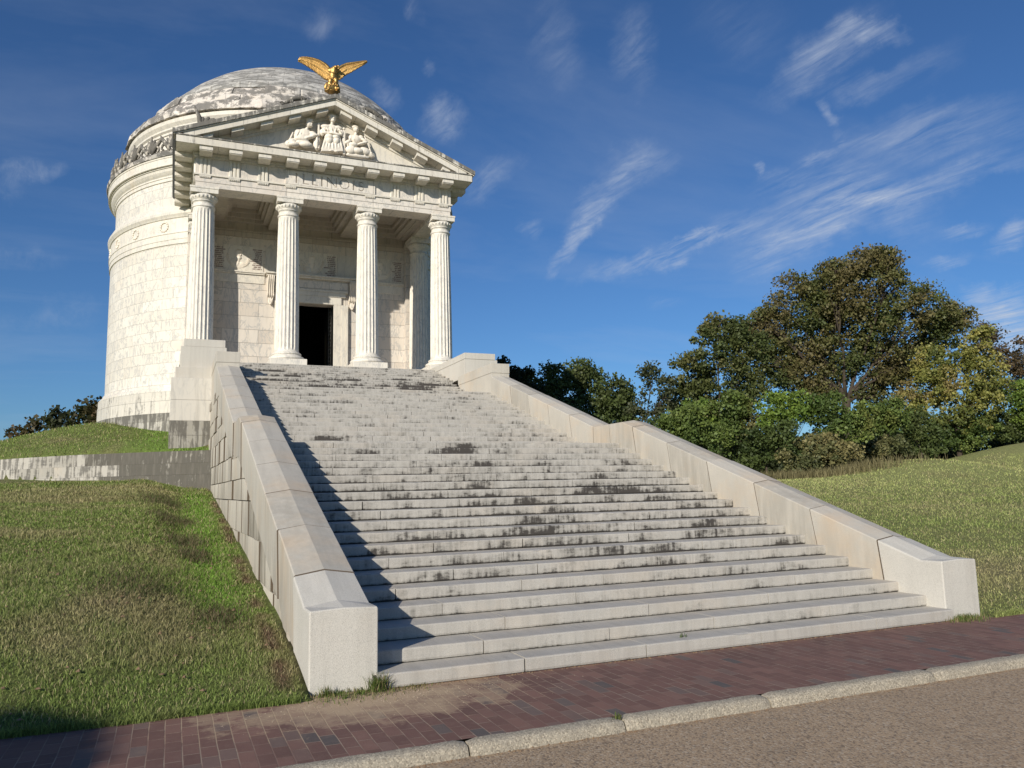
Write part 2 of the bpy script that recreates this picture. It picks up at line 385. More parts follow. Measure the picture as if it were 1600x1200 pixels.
def height(x,y):
    x=np.asarray(x,float);y=np.asarray(y,float)
    base=np.interp(y,LC[:,0],LC[:,1])
    away=sst((-4.5-x)/1.6)*sst(y/2.5)
    low=base+.26*away+.05*(fbm(x*.8,y*.8,2)-.5)
    low=low-.08*sst(1-abs(x+5.15)/.5)*sst((y-5)/4)*sst((15-y)/3)       # little gully beside the wall
    far=sst((-x-14)/25);low=low*(1-.55*far)
    d=pdist(x,y)
    de=np.minimum(d,1.2)-.5*sst((x+5.7)/1.3)*(y<19)
    up=2.90+.43*sst(de/1.1)+sst((d+.5)/3.5)*np.clip(.5+.2*(y-26),.15,1.5)*(1-.55*sst((-8.2-x)/4.5))
    ter=np.where(d>.26,up,low)
    # right hand field
    r=1.80*(.35*np.clip(y/26,0,1)+.65*sst(y/27))*sst(y/1.2)
    r=r+.98*np.exp(-(((x-34.5)/4.6)**2+((y-26)/5.5)**2))+2.5*np.exp(-(((x-53)/10)**2+((y-30)/8)**2))
    r=r+.22*np.exp(-(((x-14)/5)**2+((y-9)/5)**2))*sst(y/4)
    r=r-1.8*sst((y-34)/30)
    d2=pdist(x,y,True)
    tr=sst((d2+3.2)/4.5)*sst((40-x)/20)
    upr=2.95+1.5*sst(d2/6)
    rt=r*(1-tr)+upr*tr
    z=np.where(x>0,rt,ter)
    mid=(np.abs(x)<4.15)&(y<.7);z=np.where(mid,-.3,z)
    z=np.where((np.abs(x)<4.15)&(y>=.7)&(y<16),np.minimum(z,.25*y-.2),z)
    z=np.where(y<-.03,-.3,z)
    z=np.where((y<-9.7),-.06+.03*fbm(x*.3,y*.3),z)
    R=np.hypot(x,y-20);z=z-np.where(y>-.03,7*sst((R-60)/160)*sst((y+.03)/30),0)
    return z
def tone(x,y,seed=0.0,j=None):
    x=np.asarray(x,float);y=np.asarray(y,float)
    n=fbm(x*.55+3,y*.55,seed,5);n2=fbm(x*2.1,y*2.1,5+seed,4);n3=fbm(x*.16,y*.16,9,3)
    left=sst((-2-x)/2)
    dry=(sst((n-.50)*4.2+.28)*.75+sst((n2-.5)*4)*.3)*(.42+.58*left)
    dry=dry+(1-left)*(.02+.10*sst((y-7)/9)*sst((30-y)/20))
    # brown patch in the middle of the left lawn, bare edge by the wall
    dry=dry+.30*left*np.exp(-(((x+5.7)/1.0)**2+((y-2.6)/1.3)**2))
    dry=dry+.8*(1-left)*np.exp(-(((x-7.2)/3.0)**2+((y-2.4)/2.2)**2))+.35*np.exp(-(((x-17)/5)**2+((y-11)/2.0)**2))
    green=left*np.exp(-((x+4.75)/.33)**2)*sst((y-1.5)/2)*sst((16-y)/2)+left*.8*sst((pdist(x,y))/.3)*sst((x+7)/1.5)
    dry=np.clip(dry*.76-green*1.1,0,1)
    g1=np.array([.20,.262,.07]);g2=np.array([.19,.32,.055]);d1=np.array([.36,.30,.165])
    pale=np.array([.42,.45,.17])
    G=np.clip(green,0,1)[...,None]
    c=g1*(1-G)+g2*G
    pr=((1-left)*(.30+.6*sst((y-12)/12)))[...,None]
    c=c*(1-pr)+pale*pr
    D=dry[...,None];c=c*(1-D)+d1*D
    edge=(left*np.exp(-((x+4.34)/.09)**2)*sst((n2-.35)*5))[...,None]
    c=c*(1-edge)+np.array([.17,.11,.075])*edge
    if j is not None: c=c*j[...,None]
    return np.clip(c,0,1)
def cols(me,arr):
    a=me.color_attributes.new('tone','FLOAT_COLOR','POINT');b=np.ones((len(arr),4));b[:,:3]=arr;a.data.foreach_set('color',b.ravel())
xs=np.unique(np.concatenate([-np.geomspace(16,900,26),np.arange(-16,-9,.16),np.arange(-9,-4,.125),np.arange(-4,4.2,.6),[-4.16,4.16],np.arange(4.2,12,.2),np.arange(12,60,.75),np.geomspace(60,900,26)]).round(4))
ys=np.unique(np.concatenate([-np.geomspace(12,700,16),[-9.8,-9.5,-9,-5,-1,-.3,-.05,-.02,.02,.06,.1,.16,.25,.35,.5,.7,.72],np.arange(.8,20,.16),np.arange(20,50,.6),np.geomspace(50,900,26)]).round(4))
XX,YY=np.meshgrid(xs,ys);ZZ=height(XX,YY);ZZ=ZZ+np.where((np.abs(XX)>4.16)&(YY>.1)&(YY<60)&(pdist(XX,YY)<0),.03*(fbm(XX*2.5,YY*2.5,1)-.5),0)
me=bpy.data.meshes.new('lawn')
vs=np.stack([XX.ravel(),YY.ravel(),ZZ.ravel()],1);nx=len(xs);ny=len(ys)
idx=np.arange(nx*ny).reshape(ny,nx)
fs=np.stack([idx[:-1,:-1],idx[:-1,1:],idx[1:,1:],idx[1:,:-1]],-1).reshape(-1,4)
me.from_pydata(vs.tolist(),[],fs.tolist());me.polygons.foreach_set('use_smooth',np.ones(len(fs),bool))
cols(me,tone(XX.ravel(),YY.ravel()));me.materials.append(M['lawn'])
lawn=bpy.data.objects.new('lawn',me);C.objects.link(lawn);struct(lawn);lawn['label']='mown green and brown grassy ground rising round the monument'
# walkway, kerb, road
def sheet(name,x0,x1,y0,y1,z,mat,nx=60):
    b=MB();X=np.linspace(x0,x1,nx)
    for i in range(nx-1): b.add([(X[i],y0,z),(X[i+1],y0,z),(X[i+1],y1,z),(X[i],y1,z)],[(0,1,2,3)])
    return b.build(name,mat)
struct(sheet('brick_walkway',-60,60,-1.565,.13,0.0,M['brick']))['label']='reddish brown brick walkway between the kerb and the steps'
struct(sheet('road',-300,300,-9.6,-1.66,-.078,M['road']))['label']='brown gravelly asphalt road in the foreground'
kb=MB();x=-40.;i=0
prof0=[(-1.565,-.2),(-1.565,.006),(-1.585,.010),(-1.650,.006),(-1.683,-.006),(-1.697,-.03),(-1.710,-.09),(-1.71,-.2)]
KJ=[-3.36,-2.13,-.77,1.1,2.6]
edges=sorted([-40+2.1*k for k in range(17)]+KJ+[4.7+2.2*k for k in range(16)])
for a,b_ in zip(edges[:-1],edges[1:]):
    jy=random.uniform(-.008,.008);jz=random.uniform(-.006,.006)
    n=max(2,int((b_-a)/.07));T=np.linspace(a+.007,b_-.007,n+1)
    vs_=[];m=len(prof0)
    for tt in T:
        e=min(tt-a,b_-tt);rd=.018*max(0,1-e/.05)
        for q,(py,pz) in enumerate(prof0):
            w=.005*(float(vnoise(tt*9,q*3.1,1))-.5)+.004*(float(vnoise(tt*31,q*3.1,4))-.5)
            vs_.append((tt,py+jy+(w if 0<q<7 else 0)+ (rd if q>3 else 0),pz+jz+(w if 0<q<6 else 0)-(rd if 0<q<6 else 0)))
    ff=[(k*m+j,k*m+j+1,(k+1)*m+j+1,(k+1)*m+j) for k in range(n) for j in range(m-1)]
    ff+=[tuple(range(m)),tuple(range(n*m+m-1,n*m-1,-1))]
    kb.add(vs_,ff,smooth=True)
ko=kb.build('kerb',M['kerb']);struct(ko);ko['label']='pale pebbly concrete kerb along the road'
es=ko.modifiers.new('e','EDGE_SPLIT');es.split_angle=math.radians(50)

# ------------------------------------------------------------------ grass blades
def blades(name,X,Y,H,Wd,lean,colr,z0=None,kind='stuff',label=None):
    n=len(X);Z=height(X,Y) if z0 is None else z0
    a=RNG.random(n)*2*PI;b=RNG.random(n)*2*PI
    dx,dy=np.cos(a)*Wd*.5,np.sin(a)*Wd*.5
    lx,ly=np.cos(b)*lean*H,np.sin(b)*lean*H
    hz=H*np.sqrt(np.clip(1-lean**2,.05,1))
    V=np.zeros((n,5,3))
    V[:,0]=np.stack([X-dx,Y-dy,Z-.01],1);V[:,1]=np.stack([X+dx,Y+dy,Z-.01],1)
    V[:,2]=np.stack([X+dx*.8+lx*.35,Y+dy*.8+ly*.35,Z+hz*.6],1);V[:,3]=np.stack([X-dx*.8+lx*.35,Y-dy*.8+ly*.35,Z+hz*.6],1)
    V[:,4]=np.stack([X+lx,Y+ly,Z+hz],1)
    me=bpy.data.meshes.new(name);me.vertices.add(n*5);me.vertices.foreach_set('co',V.ravel())
    me.loops.add(n*7);me.polygons.add(n*2)
    o=np.arange(n)[:,None]*5
    me.loops.foreach_set('vertex_index',np.concatenate([o+np.array([[0,1,2,3]]),o+np.array([[3,2,4]])],1).ravel())
    ls=np.stack([np.arange(n)*7,np.arange(n)*7+4],1).ravel();me.polygons.foreach_set('loop_start',ls)
    me.update(calc_edges=True)
    cols(me,np.repeat(colr,5,0));me.materials.append(M['blade'])
    ob=bpy.data.objects.new(name,me);C.objects.link(ob)
    if label: tag(ob,label,'grass',kind=kind)
    return ob
CX,CY=-5.284,-7.048
def scatter(n,x0,x1,y0,y1,dens0,ref):
    # density falls with the square of distance from the viewing side, blades grow to match
    X=RNG.uniform(x0,x1,n);Y=RNG.uniform(y0,y1,n);d=np.hypot(X-CX,Y-CY)
    k=RNG.random(n)<np.clip((ref/d)**2,0,1);return X[k],Y[k],d[k]
def grass(name,label,n,x0,x1,y0,y1,ref,mask,hs=1.0,seed=0):
    X,Y,d=scatter(n,x0,x1,y0,y1,1,ref)
    k=mask(X,Y);X,Y,d=X[k],Y[k],d[k]
    pn=fbm(X*1.3,Y*1.3,7+seed,4)
    H=(.022+.026*RNG.random(len(X))+.032*sst((pn-.5)*4))*hs*(.8+d*.028);Wd=.0052*(d/7)**.9
    j=.5+1.0*RNG.random(len(X))
    c=tone(X,Y,0.0,j)
    st=RNG.random(len(X))<.13;c[st]=np.array([.42,.36,.20])*(.4+.9*RNG.random((st.sum(),1)))
    H[st]*=1.25
    return blades(name,X,Y,H,Wd,RNG.uniform(.35,.97,len(X)),c,label=label)
def nostair(X,Y): return (np.abs(X)>4.2)&(Y>-.06+.09*vnoise(X*3,0,3))
grass('grass','short green and brown grass covering the bank left of the staircase',620000,-11,-4.17,.0,17,9.5,lambda X,Y:nostair(X,Y)&(pdist(X,Y)<-.1)&(X<-4.2-.0098*Y))
grass('grass','short grass on the upper terrace around the round building',160000,-17,-4.2,16,36,16,lambda X,Y:(pdist(X,Y)>.36)&(np.hypot(X,Y-34.9)>8.65)&((X<-5.47)|(Y<17.8)),1.1)
grass('grass','pale grass covering the open field right of the staircase',900000,4.2,46,.0,30,13.5,lambda X,Y:nostair(X,Y)&(X<6+Y*1.7+6),1.0)
# ragged fringe where the lawn overhangs the bricks
for x0,x1,nm in((-14,-4.25,'ragged grass fringe of the left lawn over the brick edge'),(4.2,16,'ragged grass fringe of the right field over the brick edge')):
    n=int(1500*(x1-x0));X=RNG.uniform(x0,x1,n);Y=-.035-.05*vnoise(X*2.7,0,5)*RNG.random(n)+.05*RNG.random(n)
    dd=np.hypot(X-CX,Y-CY);c=tone(X,np.maximum(Y,.02),0.0,.45+.9*RNG.random(n))
    blades('grass',X,Y,(.02+.05*RNG.random(n)),.0052*(dd/7)**.9,RNG.uniform(.3,.98,n),c,z0=np.where(Y>-.02,.02,.004),label=nm)
# darker dry weeds in the little gully beside the wall
for (gx,gy,gs,gn) in ((-5.25,9.6,.34,2600),(-5.05,7.3,.26,1700),(-4.95,5.9,.22,1200),(-5.5,12.5,.45,2200),(-4.75,2.3,.25,700),(-5.6,3.4,.5,1600)):
    X=gx+RNG.normal(0,gs*.6,gn);Y=gy+RNG.normal(0,gs*1.2,gn);k=X<-4.45;X=X[k];Y=Y[k]
    c=np.array([.17,.135,.08])*(.35+1.0*RNG.random((len(X),1)));g_=RNG.random(len(X))<.3;c[g_]=np.array([.10,.14,.045])
    blades('weeds',X,Y,.05+.09*RNG.random(len(X)),np.full(len(X),.008),RNG.uniform(.3,.95,len(X)),c,label='brown and dark dry weeds in the hollow beside the left stair wall')
# weeds at the foot of the left pier
def tuft(cx,cy,n,h,r,name,label,col=(.09,.13,.03),z=0.0,group=None):
    X=cx+RNG.normal(0,r,n);Y=cy+RNG.normal(0,r*.6,n)
    c=np.array(col)*(.5+1.0*RNG.random((n,1)))
    dr=RNG.random(n)<.25;c[dr]=np.array([.28,.23,.12])
    o=blades(name,X,Y,h*(.4+.8*RNG.random(n)),np.full(n,.006),RNG.uniform(.1,.8,n),c,z0=np.full(n,z))
    tag(o,label,'weeds',kind='stuff');return o
tuft(-3.56,.06,260,.17,.045,'weed_tuft','tall green weed tuft in the corner between left pier and bottom step',z=0)
o=tuft(-3.8,.06,900,.045,.22,'weed','low straggling weeds along the foot of the left end pier',z=0)
tuft(-3.3,.03,260,.03,.12,'weed','sparse dry weeds at the left end of the bottom step',(.13,.12,.05),z=0)
tuft(-4.02,.07,90,.09,.03,'weed_tuft','small grass tuft at the left front corner of the left pier',z=0)
tuft(3.75,.07,700,.07,.16,'weed','green weeds growing at the foot of the right end pier',z=0)
tuft(-.28,.2,26,.05,.03,'weed','tiny green sprig growing on the bottom step',z=.1318)
tuft(-2.15,-1.62,30,.05,.02,'weed','small green sprig in a kerb joint',z=0.0)
# pebbles and crumbs of soil washed on to the bricks
def crumbs(name,n,fx,fy,smin,smax,mat,label,zz=0.0):
    b=MB()
    for i in range(n):
        x=fx();y=fy();s=random.uniform(smin,smax)
        if not callable(zz): z=zz
        else: z=zz(x,y)
        a=random.random()*6.28
        vs_=[];
        for k in range(5):
            r=s*random.uniform(.6,1.2);vs_.append((x+r*math.cos(a+k*1.256),y+r*math.sin(a+k*1.256),z-.001))
        vs_.append((x+s*.2,y,z+s*random.uniform(.4,.9)))
        b.add(vs_,[(k,(k+1)%5,5) for k in range(5)]+[(4,3,2,1,0)])
    o=b.build(name,mat);tag(o,label,'gravel',kind='stuff');return o
crumbs('gravel',650,lambda:random.gauss(-3.6,.6),lambda:-.10-abs(random.gauss(0,.25)),.002,.007,M['pebble'],'loose gravel and sand crumbs on the bricks beside the left pier')
crumbs('leaf_litter',420,lambda:random.uniform(-4.3,3.5),lambda:.045-abs(random.gauss(0,.012)),.006,.014,M['litter'],'brown crumbs of leaf litter along the foot of the bottom step')
crumbs('road_grit',900,lambda:random.uniform(-6,4),lambda:-1.78-abs(random.gauss(0,.5)),.002,.005,M['pebble'],'pale grit scattered on the asphalt by the kerb',-.078)
crumbs('paper_scrap',1,lambda:-7.05,lambda:2.1,.045,.045,m_simple('scrap',(.55,.38,.25),.8),'x',lambda x,y:float(height(x,y))+.03)
crumbs('fallen_leaves',260,lambda:random.uniform(-9,-4.3),lambda:random.uniform(.1,9),.012,.03,M['litter'],'small brown fallen leaves scattered over the left lawn',lambda x,y:float(height(x,y))+.03)
crumbs('gutter_litter',500,lambda:random.uniform(-5,9),lambda:-1.715-abs(random.gauss(0,.025)),.005,.014,M['litter'],'brown grit and leaf crumbs gathered along the foot of the kerb',-.078)
o=bpy.data.objects['paper_scrap'];tag(o,'small pale scrap lying in the grass of the left lawn','scrap');del o['kind']
#SECTION3
# ------------------------------------------------------------------ staircase
RI=.13175;TR=.41
def SY(k):
    y=(k-1)*TR
    if k==1:y=.057
    if k>20:y+=1.233
    if k>35:y+=1.235
    return y
WR=3.553
def XL(y): return -WR-.0098*y          # inner face of the left cheek wall
stair=thing('stone_staircase','wide pale stone staircase of 47 black-stained steps climbing between two low walls','staircase',(0,0,0))
PATCH=[(-2.4,44,.6,.6),(-2.0,42,.8,.5),(-2.6,40,.7,.55),(-1.6,37,.8,.45),(-2.3,33,.6,.4),(-1.7,31,.7,.4),(-2.5,28,.5,.4),(-1.2,25,.6,.35),(-2.2,22,.6,.45),(-.2,17,.5,.3),(-.05,20,.5,.8),(-.25,19,.5,.7),(2.0,13,1.0,.55),(1.2,13,.35,.45),(-.6,14,.25,.45),(-.5,13,.22,.4),(-.15,12,.25,.35),(-.5,10,.35,.4),(0.1,10,.3,.3),(-.7,9,.5,.4),(-.2,9,.5,.35),(.3,8,.3,.2),(-.5,8,.3,.2),(.1,7,.6,.25),(1.0,7,.35,.22),(.6,6,.5,.25),(1.4,6,.25,.22),(2.4,9,.4,.28),(2.0,8,.3,.2),(2.5,11,.2,.35),(1.3,12,.3,.2),(-2,19,.7,.35),(-1.3,21,.5,.3),(1.8,39,1.1,.6),(2.0,38,.9,.5),(2.6,40,1.1,.6),(-.8,43,.9,.3),(-.2,41,1.0,.45),(-1.0,38,1.2,.4),(0,39,1.2,.3),(-1.5,40,.8,.35),(2.6,36,.8,.4),(-2.7,35,.6,.3),(1.5,42,.6,.3),(-1.2,27,.5,.3),(1,30,.8,.15),(2.9,17,.4,.25),(2.2,33,.6,.2),(-1,37,1,.3)]
def stain_fn(k):
    zt=k*RI;y0=SY(k)
    up=.13+.035*sst((k-34)/6) if k>34 else (.10+.045*sst((k-4)/4)*sst((20-k)/8+.4))
    def fn(w):
        x,y,z=w;s=up-.02-.12*float(sst((7-k)/6))+.05*float(vnoise(x*1.1,k*2.2,8))
        if k<2: s-=.10
        for (px,pk,pr,pa) in PATCH:
            if abs(pk-k)<.5: s+=.30*pa*max(0,1-(abs(x-px)/pr)**2)+.16*pa*max(0,1-abs(x-px)/pr)*float(vnoise(x*6,k*3.3,z*20))
        if y>y0+.03: s-=.22
        return s
    return fn
joints_seen={1:(-2.17,-.83,.62,2.3),2:(-2.45,-1.05,.28,1.95),3:(-2.05,-.3,1.4,2.6),4:(-2.6,-1.0,.9,2.2)}
for k in range(1,48):
    y0=SY(k);y1=SY(k+1) if k<47 else y0+1.2
    xr=WR+(.175 if k>=42 else 0)+.03;xl=XL(y0)-.03
    b=MB();zt=k*RI;fn=stain_fn(k)
    js=[xl]
    if k in joints_seen: js+=list(joints_seen[k])
    else:
        x=xl+random.uniform(.5,1.6)
        while x<xr-.45: js.append(x);x+=random.uniform(1.0,2.0)
    js.append(xr)
    for a,c in zip(js[:-1],js[1:]):
        g=.0035 if random.random()<.7 else .008
        dz=random.uniform(-.0025,.0025);dy=random.uniform(-.005,.005)
        n=max(2,int((c-a)/.09));ts=np.linspace(a+g,c-g,n+1)
        pr=[(y1+.05,zt-.002),(y0+.05+dy,zt+dz),(y0+.016+dy,zt+dz),(y0+.005+dy,zt-.004+dz),(y0+dy,zt-.014+dz),(y0+dy,zt-.06),(y0+dy,zt-.105),(y0+dy+.006,zt-RI+.007),(y1+.05,zt-RI+.007)]
        m=len(pr);vs_=[];at=[]
        for ti,tt in enumerate(ts):
            for q,(py,pz) in enumerate(pr):
                w=.005*(float(vnoise(tt*3,k*7.7,q*.2))-.5)+.004*(float(vnoise(tt*14,k*7.7,q*.4))-.5)
                chip=0
                if q in(2,3,4): chip=.012*max(0,float(vnoise(tt*9,k*5.1,3))-.80)*5
                p=(tt,py+(w if 2<=q<=7 else 0)+(chip if q==4 else 0),pz-(chip if q in(2,3) else 0))
                vs_.append(p);at.append(fn(p)+(0,0,-.10,-.10,-.06,0,.03,.22,0)[q])
        ff=[(i*m+j,i*m+(j+1)%m,(i+1)*m+(j+1)%m,(i+1)*m+j) for i in range(len(ts)-1) for j in range(m)]
        ff.append(tuple(range(m-1,-1,-1)));o=(len(ts)-1)*m;ff.append(tuple(o+j for j in range(m)))
        b.add(vs_,ff,attr=at)
    b.build('step',M['step'],stair,attrname='stain')
# dark bedding under the stones
pr=[(.3,-.2),(.3,.0)]
for k in range(1,48): pr+= [(SY(k)+.04,(k-1)*RI-.005),(SY(k)+.04,k*RI-.02)]
pr+=[(22.5,47*RI-.02),(22.5,-.2)]
b=MB();b.extr(pr,'x',[-3.6,3.6]);b.build('step_bedding',M['core'],stair)

# ------------------------------------------------------------------ cheek walls with coping
def copez(y):
    P=[(.0,.707),(.45,.700),(7.65,3.07),(8.93,3.07),(15.3,5.12)]
    return float(np.interp(y,[p[0] for p in P],[p[1] for p in P]))
def cheek(side):
    T=.603
    def X(y,u):   # u 0 at the inner face, T at the outer face
        return (WR+u) if side>0 else (XL(y)-u)
    lab=('low stone wall with sloping coping along the right side of the staircase' if side>0 else 'low stone wall with sloping coping and blocky outer face along the left side of the staircase')
    r=thing('stair_wall',lab,'wall',(side*3.85,.13,0))
    H=.70
    # coping stones: joints square to the slope
    ys=[.132,1.113,2.321,3.546,4.776,6.002,7.238]
    lean=.10
    def joint(y,flat):  # returns (y_top,y_bot)
        return (y,y-(0 if flat else lean*1.3))
    J=[(.132,.132)]+[(y,y-.14) for y in ys[1:]]+[(8.20,8.16),(8.93,8.93),(10.10,9.96),(11.29,11.15),(12.52,12.38),(13.75,13.61),(15.20,15.20)]
    b=MB()
    for (a,ab),(c,cb) in zip(J[:-1],J[1:]):
        g=.0065;sv=random.choice((0,0,.05,.1,.16,.22))
        brk=[y for y in(.45,7.65) if a<y<c]
        sec=[]
        seq=[(a+g,ab+g)]+[(y,y) for y in brk]+[(c-g,cb-g)]
        jz=random.uniform(-.003,.003);ju=random.uniform(-.003,.003);jo=random.uniform(-.012,.012)
        for yt,yb in seq:
            z=copez(yt)+jz;zb=copez(yb)-H
            if yb<1.0: zb=-.25
            rt=yt;crest=.045 if not yt<.2 else .012
            sec.append([(X(yb,.004),yb,zb),(X(yt,ju),yt,z-.012),(X(yt,.012),yt,z),(X(yt,T*.5),yt,z+crest),(X(yt,T-.012+jo),yt,z),(X(yt,T+jo),yt,z-.012),(X(yb,T+jo),yb,zb)])
        m=7;vs_=[p for s_ in sec for p in s_]
        ff=[]
        for i in range(len(sec)-1):
            for j in range(m):
                q=(i*m+j,i*m+(j+1)%m,(i+1)*m+(j+1)%m,(i+1)*m+j);ff.append(q if side<0 else q[::-1])
        e0=tuple(range(m));e1=tuple((len(sec)-1)*m+j for j in range(m))
        if a<.2:
            ff+= [e0[::-1],e1] if side<0 else [e0,e1[::-1]]
            first=(vs_,ff);continue
        for e_,fl in ((e0,side<0),(e1,side>0)):
            cv=[vs_[q_] for q_ in e_];b.add(cv,[tuple(range(m))[::-1] if fl else tuple(range(m))],attr=[3.0]*m)
        b.add(vs_,ff,attr=[max(0,random.uniform(-.1,.28))+.12*(q_%7 in(0,5,6)) for q_ in range(len(vs_))] if False else [sv+(.22 if q_%7 in(0,6) else 0) for q_ in range(len(vs_))])
    b.build('coping',M['cope'],r,attrname='stain')
    b=MB();b.add(*first);b.build('end_pier',M['pier'],r,bevel=.012)
    # masonry body below the coping
    def topz(y): return (copez(y)-H-.004 if y<15.15 else 4.37)
    b=MB();N=60;yy=np.linspace(.95,18.2,N);vs_=[]
    for y in yy:
        zt=topz(y)-.01
        vs_+=[(X(y,.02),y,-.3),(X(y,.02),y,zt),(X(y,T-.05),y,zt),(X(y,T-.05),y,-.3)]
    ff=[]
    for i in range(N-1):
        for j in range(4):
            q=(i*4+j,i*4+(j+1)%4,i*4+4+(j+1)%4,i*4+4+j);ff.append(q if side<0 else q[::-1])
    ff+=[(0,1,2,3),tuple((N-1)*4+j for j in(3,2,1,0))]
    b.add(vs_,ff);core=b.build('wall_core',M['core'],r)
    b=MB();z0=-.30;rg=random.Random(5)
    while z0<5.2:
        z1=z0+rg.choice((.36,.46,.52))
        y=.9+rg.uniform(0,.4)
        while y<18.1:
            y1=y+rg.choice((.55,.8,1.0,1.25))
            ju=rg.uniform(-.028,.008);n=4;sv=rg.choice((0,.05,.1,.2,.3,.9 if y<8.5 and z0<1.6 else .4));vs_=[];g=.016 if y<9 else .022
            ok=False
            for i in range(n+1):
                q=y+g+(y1-y-2*g)*i/n;zt=min(z1-g,topz(q))
                if zt>z0+.02: ok=True
                zt=max(zt,z0+.001)
                vs_+=[(X(q,T-.06),q,z0),(X(q,T-.06),q,zt),(X(q,T+ju),q,zt),(X(q,T+ju),q,z0)]
            if ok:
                ff=[]
                for i in range(n):
                    for j in range(4):
                        p=(i*4+j,i*4+(j+1)%4,i*4+4+(j+1)%4,i*4+4+j);ff.append(p if side<0 else p[::-1])
                for e_,fl in (((0,1,2,3),side>0),(tuple(n*4+j for j in(3,2,1,0)),side>0)):
                    cv=[vs_[q_] for q_ in e_];b.add(cv,[(3,2,1,0) if fl else (0,1,2,3)],attr=[3.0]*4)
                b.add(vs_,ff,attr=[sv+(.25 if q_%4 in(0,3) else 0) for q_ in range(len(vs_))])
            y=y1
        z0=z1
    b.build('wall_masonry',M['cheek'],r,attrname='stain')
    # level block at the upper landing
    x0,x1=sorted((X(15.2,0),X(15.2,T)))
    b=MB();b.box(x0+.006,x1-.006,15.195,18.2,4.38,5.205);b.build('landing_block',M['cope'],r,bevel=.006)
    b=MB();b.box(x0-.002,x1+.002,15.182,16.9,5.209,5.503);b.box(x0-.002,x1+.002,16.906,18.25,5.209,5.503);b.build('block_cap',M['cope'],r,bevel=.008)
    return r
cheek(-1);cheek(1)
# stepped pedestals flanking the porch
def pedestal(side):
    lab='stepped pale stone pedestal block beside the leftmost column' if side<0 else 'stepped pale stone pedestal block beside the rightmost column'
    r=thing('porch_pedestal',lab,'pedestal',(side*4.5,18.1,3))
    if side<0: T=[(-5.42,-4.16,17.90,3.0,3.86,'darkbase'),(-5.41,-4.16,17.905,3.865,4.475,'block'),(-5.405,-4.16,17.91,4.48,5.135,'block'),(-5.30,-4.10,17.96,5.14,5.455,'ped'),(-5.17,-3.89,18.03,5.46,6.095,'ped'),(-5.09,-3.93,18.05,6.10,6.325,'ped')]
    else: T=[(4.1,5.2,17.90,2.0,4.475,'block'),(4.1,5.18,17.91,4.48,5.135,'block'),(4.05,5.05,17.96,5.14,5.455,'ped'),(3.735,4.93,18.06,5.46,6.10,'ped'),(3.725,4.85,18.045,6.105,6.315,'ped')]
    for i,(a,c,y,z0,z1,m) in enumerate(T):
        nm='pedestal_cap' if i==len(T)-1 else ('base_course' if i==0 else 'pedestal_course')
        b=MB()
        if nm=='pedestal_cap':
            b.box(a,c,y,19.4,z0,z1);b.box(a,c,19.406,20.9,z0,z1);b.box(a,c,20.906,22.3,z0,z1)
        else: b.box(a,c,y,22.4 if i<2 else 22.35,z0,z1)
        b.build(nm,M[m],r,bevel=.008)
    return r
pedestal(-1);pedestal(1)
# ------------------------------------------------------------------ curved retaining wall on the left
rw=thing('retaining_wall','low curved retaining wall of three black-streaked stone courses left of the staircase','wall',(-7,18.6,2))
def offs(d):
    out=[];P=RW
    # dense polyline by Catmull-Rom
    Q=[]
    for i in range(len(P)-1):
        p0=P[max(i-1,0)];p1=P[i];p2=P[i+1];p3=P[min(i+2,len(P)-1)]
        for t in np.linspace(0,1,8,endpoint=False):
            Q.append(.5*((2*p1)+(-p0+p2)*t+(2*p0-5*p1+4*p2-p3)*t*t+(-p0+3*p1-3*p2+p3)*t**3))
    Q.append(P[-1]);Q=np.array(Q);T=np.gradient(Q,axis=0);T/=np.linalg.norm(T,axis=1)[:,None]
    Nn=np.stack([-T[:,1],T[:,0]],1)  # left side = away from the monument
    return Q+Nn*d
for zi,(z0,z1,d) in enumerate([(1.2,2.28,.10),(2.285,2.60,.05),(2.605,2.945,0.0)]):
    o_=offs(d);n_=offs(-.48);b=MB();bd=MB();u=0
    for i in range(len(o_)-1):
        L=float(np.linalg.norm(o_[i+1]-o_[i]));jz=0
        a,c,e,f=o_[i],o_[i+1],n_[i+1],n_[i]
        vs_=[(a[0],a[1],z0),(c[0],c[1],z0),(e[0],e[1],z0),(f[0],f[1],z0),(a[0],a[1],z1),(c[0],c[1],z1),(e[0],e[1],z1),(f[0],f[1],z1)]
        uv=[((u,z0),(u+L,z0),(u+L,z1),(u,z1)),((u,0),(u+L,0),(u+L,.3),(u,.3))]
        lim=(-7.1,-6.6,-7.6)[zi]
        (bd if o_[i][0]>lim-.0 else b).add(vs_,[(1,0,4,5),(4,7,6,5)],[((u+L+zi*.8,.02),(u+zi*.8,.02),(u+zi*.8,.31),(u+L+zi*.8,.31)),((u,.05),(u,.3),(u+L,.3),(u+L,.05))]);u+=L
    b.build('stone_course',M['retain'],rw);bd.build('stone_course',M['retain_dark'],rw)
